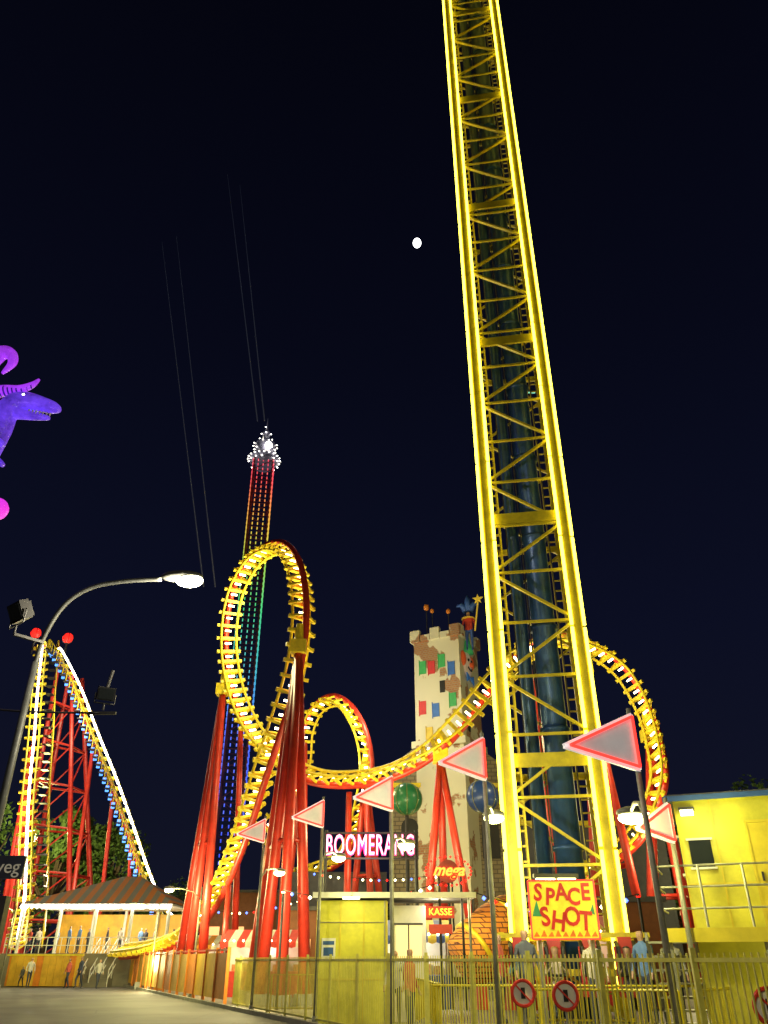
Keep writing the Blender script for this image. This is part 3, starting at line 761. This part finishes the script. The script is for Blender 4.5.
# ------------------------------------------------------------------ street lamps (second one added out of view)
arc = catmull([(0, 0, 6.3), (.05, 0, 6.9), (.3, 0, 7.55), (.75, 0, 7.92), (1.4, 0, 8.06), (2.1, 0, 8.10)], 6)
for lx, ly, wl in ((-6.5, 13.8, 1400), (-3.2, 1.5, 1300)):  # second entry is an added, unseen lamp that lights the fence front
    SL = Obj('street_lamp', (lx, ly, 0))
    p_ = SL.part('pole', M['lamppole'], True); p_.rod((0, 0, 0), (0, 0, 1.2), .11, n=12); p_.rod((0, 0, 1.2), (0, 0, 6.4), .075, .06, n=12)
    p_.tube(arc, .045, 8)
    hd = SL.part('lamp_housing', M['lamppole'], True); hd.ball((2.50, 0, 8.16), .42, 16, 10, (1, .45, .25))
    ln = SL.part('lamp_lens', M['lamp'], True); ln.ball((2.66, 0, 8.07), .27, 20, 12, (1, .6, .48))
    SL.add(point_light('lamp_bulb', (2.66, 0, 7.8), wl, (1, .88, .62), .15)); SL.done()
def flood(name, loc, rz, tilt, lit=False, s=1.0):
    o = Obj(name, loc, rz); b_ = o.part('housing', M['black']); R = Matrix.Rotation(tilt, 3, 'X')
    b_.box((0, 0, 0), (.42*s, .16*s, .32*s), m=R); g_ = o.part('glass', M['glass']); g_.box(R @ V((0, -.09*s, 0)), (.36*s, .02, .26*s), m=R)
    f_ = o.part('cooling_fins', M['black'])
    for i in range(5): f_.box(R @ V((-.16*s+i*.08*s, .11*s, 0)), (.015, .07*s, .26*s), m=R)
    y_ = o.part('yoke', M['black']); y_.tube([(-.24*s, 0, 0), (-.24*s, 0, -.24*s), (.24*s, 0, -.24*s), (.24*s, 0, 0)], .015, 6)
    y_.rod((0, 0, -.24*s), (0, 0, -.4*s), .02)
    return o
o = flood('floodlight', (-6.78, 13.3, 7.2), -.7, .5, s=1.1); q = o.part('bracket', M['black']); q.beam((.0, .55, -.44), (0, 0, -.44), .05); o.done()
o = flood('floodlight', (-5.15, 14, 5.86), .5, .3, s=.75); o.part('stem', M['black']).rod((0, 0, .1), (.05, 0, .45), .03); o.done()
OW = Obj('overhead_cable'); q = OW.part('cable', M['black']); q.tube(catmull([(-9.5, 13.9, 5.9), (-7.5, 13.9, 5.6), (-6.5, 13.9, 5.5), (-5.1, 14, 5.5), (-5.0, 14, 5.52)], 5), .02, 5)
q.beam((-5.4, 14, 5.5), (-4.9, 14, 5.5), .05); OW.done()
SS = Obj('street_name_sign', (-3.72, 8, 0)); q = SS.part('post', M['lamppole']); q.rod((-.35, .03, 0), (-.35, .03, 2.6), .03)
q = SS.part('plate', paint('sign_blue', (.03, .035, .06), .4)); q.box((0, 0, 2.36), (.62, .03, .2)); SS.done()
text_mesh('lettering', 'weg', .17, .004, M['white'], (.14, -.022, 2.36), (math.pi/2, 0, 0), SS.e)
AB = Obj('advertising_board', (-3.55, 7.2, 0), -.08); q = AB.part('frame', M['darkmetal']); q.box((0, 0, 1.06), (.84, .08, 2.0)); q.box((-.35, .0, .03), (.1, .6, .06)); q.box((.35, 0, .03), (.1, .6, .06))
q = AB.part('poster', paint('poster_orange', (.6, .12, .03), .5, var=.4, emis=.08)); q.box((0, -.045, 1.08), (.72, .02, 1.86)); AB.done()

# ------------------------------------------------------------------ ticket booth + signs
TB = Obj('ticket_booth', (-.98, 27.0, 0), 0)
q = TB.part('walls', M['booth']); q.box((0, .9, 1.6), (2.15, 2.2, 3.2))
sm = TB.part('panel_seams', M['booth_dark'])
for x in (-1.07, -.36, .36, 1.07): sm.box((x, -.21, 1.6), (.05, .03, 3.15))
sm.box((0, -.212, 1.1), (2.15, .03, .05))
q = TB.part('flat_roof', M['roof']); q.box((1.3, .9, 3.33), (5.0, 3.0, .12)); q = TB.part('roof_fascia', M['white']); q.box((1.3, -.62, 3.33), (5.02, .03, .16))
q = TB.part('notice_board', M['white']); q.box((-.7, -.235, 1.9), (.42, .03, .55)); q = TB.part('notice_print', M['bluetrim']); q.box((-.7, -.256, 2.05), (.34, .01, .1)); q.box((-.7, -.256, 1.82), (.3, .01, .22))
q = TB.part('conduit', M['galv']); q.rod((1.0, -.24, 0), (1.0, -.24, 3.2), .02); q.rod((-1.0, -.24, 2.6), (1.0, -.24, 2.6), .012)
q = TB.part('annex', M['white']); q.box((1.75, 1.2, 1.55), (1.1, 1.4, 3.1))
q = TB.part('annex_window', glow('window_glow', (1, .75, .35), .8)); q.box((1.75, .48, 2.1), (.8, .03, .9))
q = TB.part('window_frame', M['darkmetal']); q.box((1.75, .45, 2.1), (.04, .05, .95)); q.box((1.75, .45, 1.62), (.9, .06, .05)); q.box((1.75, .45, 2.58), (.9, .06, .05))
q = TB.part('roof_posts', M['galv']); q.rod((3.6, -.4, 0), (3.6, -.4, 3.26), .04); q.rod((3.6, 2.2, 0), (3.6, 2.2, 3.26), .04)
q = TB.part('added_fascia_lamp', M['lamp_g']); q.box((0, -1.35, 3.2), (.5, .12, .06)); q = TB.part('added_fascia_lamp_arm', M['galv']); q.beam((0, -.62, 3.33), (0, -1.4, 3.26), .04)  # lamp and arm added to brighten the booth front
TB.add(point_light('fascia_light', (0, -1.4, 3.0), 45, LC, .2))  # fill for the booth front, goes with the added lamp
TB.add(point_light('canopy_light', (2.7, .4, 3.0), 90, (1, .85, .5), .2)); TB.done()
NS = Obj('neon_name_sign', (-.50, 30, 0))
q = NS.part('frame', M['darkmetal']); q.beam((-1.7, .12, 4.75), (1.75, .12, 4.75), .06); q.beam((-1.7, .12, 5.6), (1.75, .12, 5.6), .06)
for x in (-1.6, 1.65): q.rod((x, .15, 0), (x, .15, 5.7), .06)
NS.done()
text_mesh('neon_letters', 'BOOMERANG', .72, .03, M['neon_w'], (0, -.07, 5.15), (math.pi/2, 0, 0), NS.e, offset=-.004, sc=(.66, 1.35), space=1.12)
text_mesh('letter_backs', 'BOOMERANG', .72, .03, M['neon_pink'], (0, .03, 5.15), (math.pi/2, 0, 0), NS.e, offset=.018, sc=(.66, 1.35), space=1.12)
MS = Obj('neon_ride_sign', (2.05, 27, 0), 0)
q = MS.part('posts', M['darkmetal']); q.rod((-.3, .1, 0), (-.3, .1, 4.2), .04); q.rod((.4, .1, 0), (.4, .1, 4.2), .04)
q = MS.part('marquee_bulbs', M['bulb_r'])
for i in range(26):
    an = 2*math.pi*i/26; q.octa((math.cos(an)*.72, -.05, 4.05+math.sin(an)*.42), .045)
q = MS.part('backboard', paint('red_board', (.25, .02, .02), .5)); q.rod((0, .06, 4.05), (0, .0, 4.05), .34, n=20)
MS.done(); text_mesh('neon_script', 'mega', .48, .02, M['neon_o'], (0, -.07, 4.07), (math.pi/2, 0, .15), MS.e, offset=.012, shear=.4)
RL = Obj('added_rider_lamp', (3.5, 17.25, 0)); q = RL.part('housing', M['black']); q.box((0, .05, 3.08), (.9, .16, .08)); q = RL.part('lens', M['lamp_g']); q.box((0, .07, 3.03), (.8, .1, .02)); q = RL.part('stem', M['galv']); q.rod((0, 0, 2.9), (0, 0, 3.06), .03)  # fixture added behind the sign to brighten the riders
RL.add(point_light('rider_fill', (0, .5, 2.9), 110, (1, .95, .8), .15)); RL.done()
KS = Obj('cash_desk_sign', (1.55, 26.3, 0)); q = KS.part('panel', paint('kasse_red', (.55, .04, .02), .5, emis=.4)); q.box((.15, -.1, 2.85), (.85, .06, .32)); q.box((.15, -.1, 2.4), (.7, .05, .25))
q = KS.part('post', M['darkmetal']); q.rod((.15, 0, 0), (.15, 0, 3), .03); KS.done(); text_mesh('lettering', 'KASSE', .26, .01, M['neon_y2'], (.15, -.145, 2.85), (math.pi/2, 0, 0), KS.e)
SG = Obj('ride_name_sign', (3.52, 17, 0), math.radians(-8))
q = SG.part('panel', paint('sign_yellow', (.85, .72, .03), .5, var=.3, scale=4, emis=.5)); q.box((0, 0, 2.46), (1.3, .08, 1.04))
q = SG.part('posts', M['galv']); q.rod((-.5, .08, 0), (-.5, .08, 2.9), .04); q.rod((.5, .08, 0), (.5, .08, 2.9), .04)
q = SG.part('neon_border', M['neon_r']); pts = [(-.64, -.06, 1.95), (.64, -.06, 1.95), (.64, -.06, 2.97), (-.64, -.06, 2.97)]
for i in range(4): q.rod(pts[i], pts[(i+1) % 4], .016, n=6)
q = SG.part('cartoon_rocket', paint('rocket_green', (.05, .35, .12), .5, emis=.2)); q.poly([(-.58, -.046, 2.42), (-.5, -.046, 2.62), (-.46, -.046, 2.44), (-.42, -.046, 2.34), (-.6, -.046, 2.34)], (0, .004, 0)); q.poly([(.5, -.046, 2.4), (.58, -.046, 2.55), (.6, -.046, 2.36)], (0, .004, 0))
q = SG.part('cartoon_flames', paint('flame_orange', (.8, .2, .02), .5, emis=.3))
for i in range(9): x = -.55+i*.137; q.poly([(x-.06, -.046, 1.99), (x+.01*(i % 3), -.046, 2.08+.03*(i % 2)), (x+.06, -.046, 1.99)], (0, .004, 0))
SG.done()
rp_ = paint('sign_red_letters', (.65, .02, .015), .5, emis=.25)
for s, xs, z0, sz in (('SPACE', [-.46, -.23, 0, .23, .46], 2.71, .42), ('SHOT', [-.36, -.11, .16, .41], 2.28, .46)):
    for i, chh in enumerate(s):
        text_mesh('letter_'+chh, chh, sz, .008, rp_, (xs[i], -.056, z0+(-.04 if i % 2 else .04)), (math.pi/2, random.uniform(-.22, .22), 0), SG.e, offset=.012, sc=(.85, 1))
for x, y in ((2.33, 15.2), (2.82, 14.1), (4.6, 10.9)):
    o = Obj('prohibition_sign', (x, y, 0)); q = o.part('disc', M['white']); q.rod((0, 0, 1.12), (0, .02, 1.12), .2, n=24)
    q = o.part('ring', paint('sign_red', (.7, .03, .02), .5)); q.tube([(.185*math.cos(t*math.pi/12), -.01, 1.12+.185*math.sin(t*math.pi/12)) for t in range(25)], .026, 6); q.beam((-.12, -.012, 1.24), (.12, -.012, 1.0), .035, .02)
    q = o.part('pictogram', M['black']); q.box((0, -.008, 1.12), (.07, .01, .16)); q = o.part('post', M['galv']); q.rod((0, .04, 0), (0, .04, 1.3), .02); o.done()

# ------------------------------------------------------------------ operator building (right)
ang = math.atan2(-.377, .926)
OB = Obj('operator_building', (6.05, 17, 0), ang)
q = OB.part('walls', M['booth']); q.box((3.0, 1.75, 3.3), (6.0, 3.5, 2.35))
q = OB.part('flat_roof', M['roof']); q.box((3.0, 1.75, 4.53), (6.3, 3.8, .1)); q = OB.part('roof_fascia', M['bluetrim']); q.box((3.0, -.16, 4.50), (6.32, .04, .10)); q.box((-.17, 1.75, 4.5), (.04, 3.82, .10))
q = OB.part('door', M['booth_dark']); q.box((1.75, -.03, 3.05), (.85, .06, 1.85)); q.box((1.75, -.05, 4.0), (.95, .06, .05)); q.box((1.3, -.05, 3.05), (.05, .06, 1.9)); q.box((2.2, -.05, 3.05), (.05, .06, 1.9))
q = OB.part('door_handle', M['darkmetal']); q.box((1.42, -.09, 3.0), (.04, .05, .16))
q = OB.part('panel_seams', M['booth_dark'])
for x in (.02, .7, 2.8, 3.6, 4.4): q.box((x, -.01, 3.3), (.03, .04, 2.33))
q.box((3.0, -.012, 2.9), (6.0, .03, .03))
q = OB.part('window', M['glass']); q.box((-.02, 1.2, 3.5), (.06, 1.0, .7)); q.box((.38, -.02, 3.45), (.42, .05, .5))
q = OB.part('window_frame', M['white']); q.box((-.05, 1.2, 3.13), (.06, 1.1, .05)); q.box((-.05, 1.2, 3.87), (.06, 1.1, .05))
for z in (3.18, 3.72): q.box((.38, -.05, z), (.5, .05, .04))
q = OB.part('deck', M['booth_dark']); q.box((3.0, -.8, 2.02), (7.0, 1.6, .14)); q.box((3.0, -1.62, 1.98), (7.0, .06, .22))
q = OB.part('substructure', M['booth']); q.box((3.0, .1, .97), (6.0, .1, 1.9))
q = OB.part('deck_posts', M['galv'])
for x in (-.4, 1.2, 2.8, 4.4, 6.2): q.rod((x, -1.5, 0), (x, -1.5, 1.95), .05)
q = OB.part('railing', M['galv'])
for x in [-.45+i*.75 for i in range(10)]: q.rod((x, -1.58, 2.1), (x, -1.58, 3.1), .022)
for z in (2.4, 2.75, 3.1): q.rod((-.45, -1.58, z), (6.4, -1.58, z), .018)
for z in (2.4, 2.75, 3.1): q.rod((-.45, -1.58, z), (-.45, 0, z), .018)
q = OB.part('stairs', M['galv'])
for i in range(8): q.box((-.5, .3+i*.28, 1.9-i*.24), (.9, .3, .04))
q.beam((-.95, .1, 2.0), (-.95, 2.6, 0), .05, .2); q.beam((-.05, .1, 2.0), (-.05, 2.6, 0), .05, .2)
fx = OB.part('wall_lamp', M['lamp_g']); fx.box((.25, -.25, 4.2), (.25, .12, .10)); fx.box((3.4, -.25, 4.2), (.25, .12, .1))
fx2 = OB.part('wall_lamp_bracket', M['darkmetal']); fx2.box((.25, -.15, 4.28), (.3, .3, .05)); fx2.box((3.4, -.15, 4.28), (.3, .3, .05))
OB.add(point_light('wall_light', (.6, -.9, 4.0), 60, LC, .2)); OB.add(point_light('wall_light', (3.4, -.9, 4.0), 60, LC, .2)); OB.add(point_light('wall_light', (2, -1.4, 1.7), 40, LC, .3))
OB.done()

# orange brick barrel
bk = brick('orange_brick', (.70, .24, .03), (.78, .34, .05), (.12, .04, .02), 1.6)
BR = Obj('brick_barrel', (3.1, 28.8, 0)); q = BR.part('barrel', bk, True)
q.tube([(-.6, 0, 1.5), (-.4, 0.05, 1.62), (.1, .2, 1.95), (.7, .4, 2.35), (1.3, .6, 2.75), (1.5, .65, 2.88)], [.75, .86, .98, 1.0, .9, .78], 20)
q = BR.part('hoops', M['yellow_tie'], True); q.tube([(-.12, .12, 1.8), (-.02, .15, 1.87)], 1.0, 20); q.tube([(1.0, .5, 2.55), (1.08, .53, 2.60)], .98, 20)
q = BR.part('cradle', M['red']); q.box((0, .2, .45), (.3, 1.6, .9)); q.box((1.0, .5, .75), (.3, 1.6, 1.5))
BR.add(point_light('barrel_fill', (0, -1.8, 3.0), 60, (1, .8, .4), .3)); BR.done()  # fill added to light the barrel, no fixture modelled
for (x, y, sx, sy, sz) in ((-8, 75, 14, 6, 6.5), (24, 70, 16, 8, 8), (-3, 50, 5, 3, 4.0), (8.5, 36, 5, 3, 3.6)):
    o = Obj('service_building', (x, y, 0)); q = o.part('walls', paint('service_wall', (.3, .12, .05), .8, bump=.2)); q.box((0, 0, sz/2), (sx, sy, sz)); q = o.part('roof', M['roof']); q.box((0, 0, sz+.1), (sx+.5, sy+.5, .2))
    q = o.part('windows', glow('lit_window', (1, .6, .25), .9, False))
    for i in range(int(sx/2)): q.box((-sx/2+1+i*2, -sy/2-.02, sz*.55), (.9, .06, .8))
    q = o.part('door', M['darkmetal']); q.box((sx*.2, -sy/2-.02, 1.05), (1.0, .06, 2.1)); o.done()
for (x, y, wd, c1, c2) in ((-6.2, 46, 4.0, (.7, .05, .04), (.75, .7, .6)), (-12.4, 56.5, 3.6, (.75, .3, .03), (.75, .7, .6)), (1.0, 34.5, 3.0, (.05, .12, .5), (.75, .6, .1)), (6.6, 31, 3.2, (.7, .05, .04), (.8, .6, .05))):
    o = Obj('snack_stall', (x, y, 0)); q = o.part('counter', paint('stall_counter', c1, .5)); q.box((0, 0, .55), (wd, 1.6, 1.1))
    q = o.part('back', M['white']); q.box((0, .78, 1.8), (wd, .06, 1.4)); q = o.part('corner_posts', M['galv'])
    for sx in (-1, 1):
        for sy in (-.75, .75): q.rod((sx*(wd/2-.05), sy, 1.1), (sx*(wd/2-.05), sy, 2.45), .035)
    qa = o.part('awning_stripes', paint('awning_a', c1, .6)); qb = o.part('awning_stripes_light', paint('awning_b', c2, .6)); n_ = 10
    for i in range(n_):
        x0 = -wd/2-.15+i*(wd+.3)/n_; x1 = x0+(wd+.3)/n_-.004; pp = (qa, qb)[i % 2]
        pp._add([(x0, -1.15, 2.4), (x1, -1.15, 2.4), (x1, .85, 3.0), (x0, .85, 3.0)], [(0, 1, 2, 3)]); pp._add([(x0, -1.15, 2.4), (x1, -1.15, 2.4), (x1, -1.15, 2.18), ((x0+x1)/2, -1.15, 2.12), (x0, -1.15, 2.18)], [(0, 1, 2, 3, 4)])
    q = o.part('stall_bulbs', M['bulb_w'])
    for i in range(9): q.octa((-wd/2+.1+i*(wd-.2)/8, -1.22, 2.45), .06)
    q = o.part('goods', paint('goods_mix', (.6, .3, .1), .6, var=.8, scale=9))
    for i in range(7): q.box((-wd/2+.4+i*(wd-.8)/6, .6, 1.25), (.25, .2, .3+.12*(i % 2)))
    o.add(point_light('stall_light', (0, -.2, 2.3), 90, (1, .9, .65), .2)); o.done()
FS = Obj('festoon_lights'); q = FS.part('bulbs', M['bulb_w']); q2 = FS.part('wire', M['black']); q3 = FS.part('blue_bulbs', glow('blue_bulb', (.1, .2, 1), 4, False)); q4 = FS.part('red_bulbs', M['bulb_r'])
for a0, b0, n in (((-6.5, 50, 6.5), (4, 50, 6.0), 22), ((-4, 34, 4.0), (2.5, 33, 4.3), 18), ((-12, 52, 4.5), (-5, 50, 4.6), 16), ((3, 29, 3.6), (8, 27, 3.4), 14)):
    a0 = V(a0); b0 = V(b0); pts = [a0.lerp(b0, i/n)-V((0, 0, .5*math.sin(math.pi*i/n))) for i in range(n+1)]
    q2.tube(pts, .015, 4)
    for i, p_ in enumerate(pts): (q, q3, q4, q)[i % 4].octa(p_-V((0, 0, .08)), .075)
    for e_ in (a0, b0): q2.rod((e_.x, e_.y, 0), e_, .05, n=6)
FS.done()

# ------------------------------------------------------------------ inflatable dinosaur
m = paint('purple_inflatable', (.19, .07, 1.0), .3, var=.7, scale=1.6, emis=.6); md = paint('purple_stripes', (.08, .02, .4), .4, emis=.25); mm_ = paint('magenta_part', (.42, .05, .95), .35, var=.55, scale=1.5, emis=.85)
DN = Obj('inflatable_dinosaur', (-12.54, 22, 18.74))
q = DN.part('body', m, True)
def tub(pts, rs, part=q, n=6):
    P = catmull([(x*.036, yy*.036, -z*.035) for x, yy, z in pts], n); R = []
    for i in range(len(rs)-1): R += [rs[i]+(rs[i+1]-rs[i])*k/n for k in range(n)]
    R.append(rs[-1]); part.tube(P, R, 12)
tub([(-62, 0, 110), (-48, 0, 62), (-34, 0, 30), (-28, 0, 8), (-20, 0, -5), (-8, 0, -7), (8, 0, -4), (19, 0, 0), (25, 0, 3)], [1.0, .8, .55, .42, .44, .38, .27, .22, .1])
tub([(-22, 0, 4), (-8, 0, 8), (6, 0, 11), (17, 0, 13)], [.3, .2, .14, .07])
tub([(-48, 0, 60), (-32, -8, 58), (-22, -10, 50), (-14, -10, 54)], [.4, .24, .18, .08]); tub([(-46, 0, 84), (-30, -8, 76), (-20, -8, 70), (-10, -8, 76)], [.4, .22, .16, .08])
q2 = DN.part('tail_curls', mm_, True)
tub([(-66, 0, -55), (-52, 0, -74), (-41, 0, -72), (-37, 0, -60), (-44, 0, -46)], [.4, .28, .22, .16, .05], q2)
tub([(-60, 0, -12), (-40, 0, -22), (-22, 0, -24), (-10, 0, -30), (-4, 0, -38)], [.35, .22, .17, .12, .04], q2)
st = DN.part('stripes', md, True)
for i in range(8): c_ = V((-40+i*4.2, 0, -22-(i > 4)*(i-4)*2.2)); st.rod((c_.x*.036, 0, -c_.z*.035), (c_.x*.036+.05, 0, -c_.z*.035+.01), .235-.018*i, n=12)
ey = DN.part('eye', M['bulb_ww'], True); ey.ball((-.35, -.36, .32), .045, 8, 6)
te = DN.part('teeth', M['white'])
for i in range(7): te.rod((-.1+i*.13, -.15, -.18-.03*i), (-.1+i*.13, -.15, -.32-.03*i), .05, .005, n=5)
q3 = DN.part('feet_ball', glow('magenta_ball', (.6, .03, .6), 1.1), True); q3.ball((-.32, 0, -4.2), .38, 14, 10)
bd = DN.part('torso', m, True); bd.ball((-3.0, .2, -4.0), 1.5, 18, 12, (1, .8, 1.3))
ms = DN.part('mast', M['darkmetal']); ms.rod((-3.0, .2, -18.74), (-3.0, .2, -5.0), .25); ms.rod((-3, .2, -4.9), (-.32, 0, -4.5), .05)
DN.add(point_light('purple_fill', (-.4, -3.2, -2.0), 120, (.4, .2, 1), .3)); DN.done()  # purple fill added to give the inflatable its shading

# ------------------------------------------------------------------ trees
leafm = paint('foliage', (.08, .15, .03), .7, var=.5, scale=.6); bark = paint('bark', (.09, .06, .04), .9, bump=.5)
def tree(x, y, h, r, seed, nleaf=2600):
    rnd = random.Random(seed); o = Obj('deciduous_tree', (x, y, 0)); t = o.part('trunk', bark, True)
    t.tube([(0, 0, 0), (.1, 0, h*.25), (-.1, .1, h*.5), (.1, 0, h*.8)], [.035*h, .026*h, .018*h, .006*h], 8)
    lf = o.part('foliage', leafm); cl = []
    for i in range(20):
        an = rnd.uniform(0, 6.28); el_ = rnd.uniform(.35, 1.0); rr_ = r*math.sin(math.pi*min(.95, el_*.8+.1))*rnd.uniform(.4, 1)
        c_ = V((rr_*math.cos(an), rr_*math.sin(an), h*el_*.95)); cl.append((c_, r*rnd.uniform(.2, .38)))
        t.tube([(0, 0, h*el_*.5), c_*.5+V((0, 0, h*el_*.3)), c_], [.012*h, .008*h, .002*h], 5)
    for i in range(nleaf):
        c_, cr2 = rnd.choice(cl); d_ = V((rnd.gauss(0, 1), rnd.gauss(0, 1), rnd.gauss(0, .8))).normalized()*cr2*rnd.uniform(.5, 1.05)
        p_ = c_+d_; s = rnd.uniform(.12, .3)*h/13; ax = V((rnd.uniform(-1, 1), rnd.uniform(-1, 1), rnd.uniform(-1, 1))).normalized(); bx = ax.orthogonal().normalized()
        lf._add([p_+ax*s, p_+bx*s*.6, p_-ax*s, p_-bx*s*.6], [(0, 1, 2, 3)])
    o.done()
tree(-42, 108, 20, 6, 1, 4500); tree(-35, 110, 17, 6, 2, 4000); tree(-50, 105, 19, 6, 3, 2000)
tree(27, 62, 13.5, 4.5, 4, 3500); tree(22.5, 63, 11.5, 3.5, 5); tree(34, 66, 14, 5, 6); tree(-26, 108, 10, 5, 8, 2500); tree(-3, 92, 9, 5, 9, 2000)
post('added_lamp_post', -40, 95, 14.6, 14.5, armv=(-1.0, .6), pennant=False, pw=9000)  # tall post added so the left trees catch light
post('added_lamp_post', 24, 55, 7.6, 7.5, armv=(1.0, .6), pennant=False, pw=1200)  # added post beside the right-hand trees

# ------------------------------------------------------------------ fill lights without fixtures, added for coaster bulbs, castle and funhouse
for loc, wv_ in (((-7.0, 41.5, 17.5), 1700), ((-8.0, 46.5, 21), 900), ((-10.5, 46.0, 4.0), 1300), ((-5.0, 33.5, 2.5), 900), ((-1.0, 39.5, 7), 900), ((2.5, 38.0, 7.5), 1100), ((11.5, 43.0, 14.0), 1300), ((-3.8, 53, 13), 1000), ((15, 43, 6), 900), ((-14, 53, 1.5), 700)):
    RC.add(point_light('coaster_fill', loc, wv_, (1, .88, .42), .5))  # invisible fills that back up the track bulbs
for loc, wv_ in (((-33.5, 80, 26), 4200), ((-37, 76, 12), 3000), ((-29, 78, 8), 2600)):
    LH.add(point_light('lift_hill_fill', loc, wv_, (1, .85, .55), .6))  # invisible fills added to brighten the lift hill
CA.add(point_light('castle_fill', (-3.5, -9, 17), 900, (1, .92, .65), .5))  # invisible fill added for the castle walls
CB2.add(point_light('funhouse_fill', (0, -7, 5), 200, (1, .85, .3), .4))  # invisible fill added for the funhouse front
NS.add(point_light('sign_light', (0, -.8, 5.1), 60, (1, .5, .7), .5))

# ------------------------------------------------------------------ camera
cam = bpy.data.cameras.new('camera'); co_ = bpy.data.objects.new('camera', cam); COL.objects.link(co_)
co_.location = (0, 0, 1.6); co_.rotation_euler = (math.radians(90)+math.atan(448/769), 0, 0)
cam.sensor_fit = 'VERTICAL'; cam.sensor_height = 36; cam.lens = 36*769/1024; cam.clip_start = .1; cam.clip_end = 6000
scene.camera = co_
scene.view_settings.view_transform = 'Standard'; scene.view_settings.look = 'None'; scene.view_settings.exposure = 0
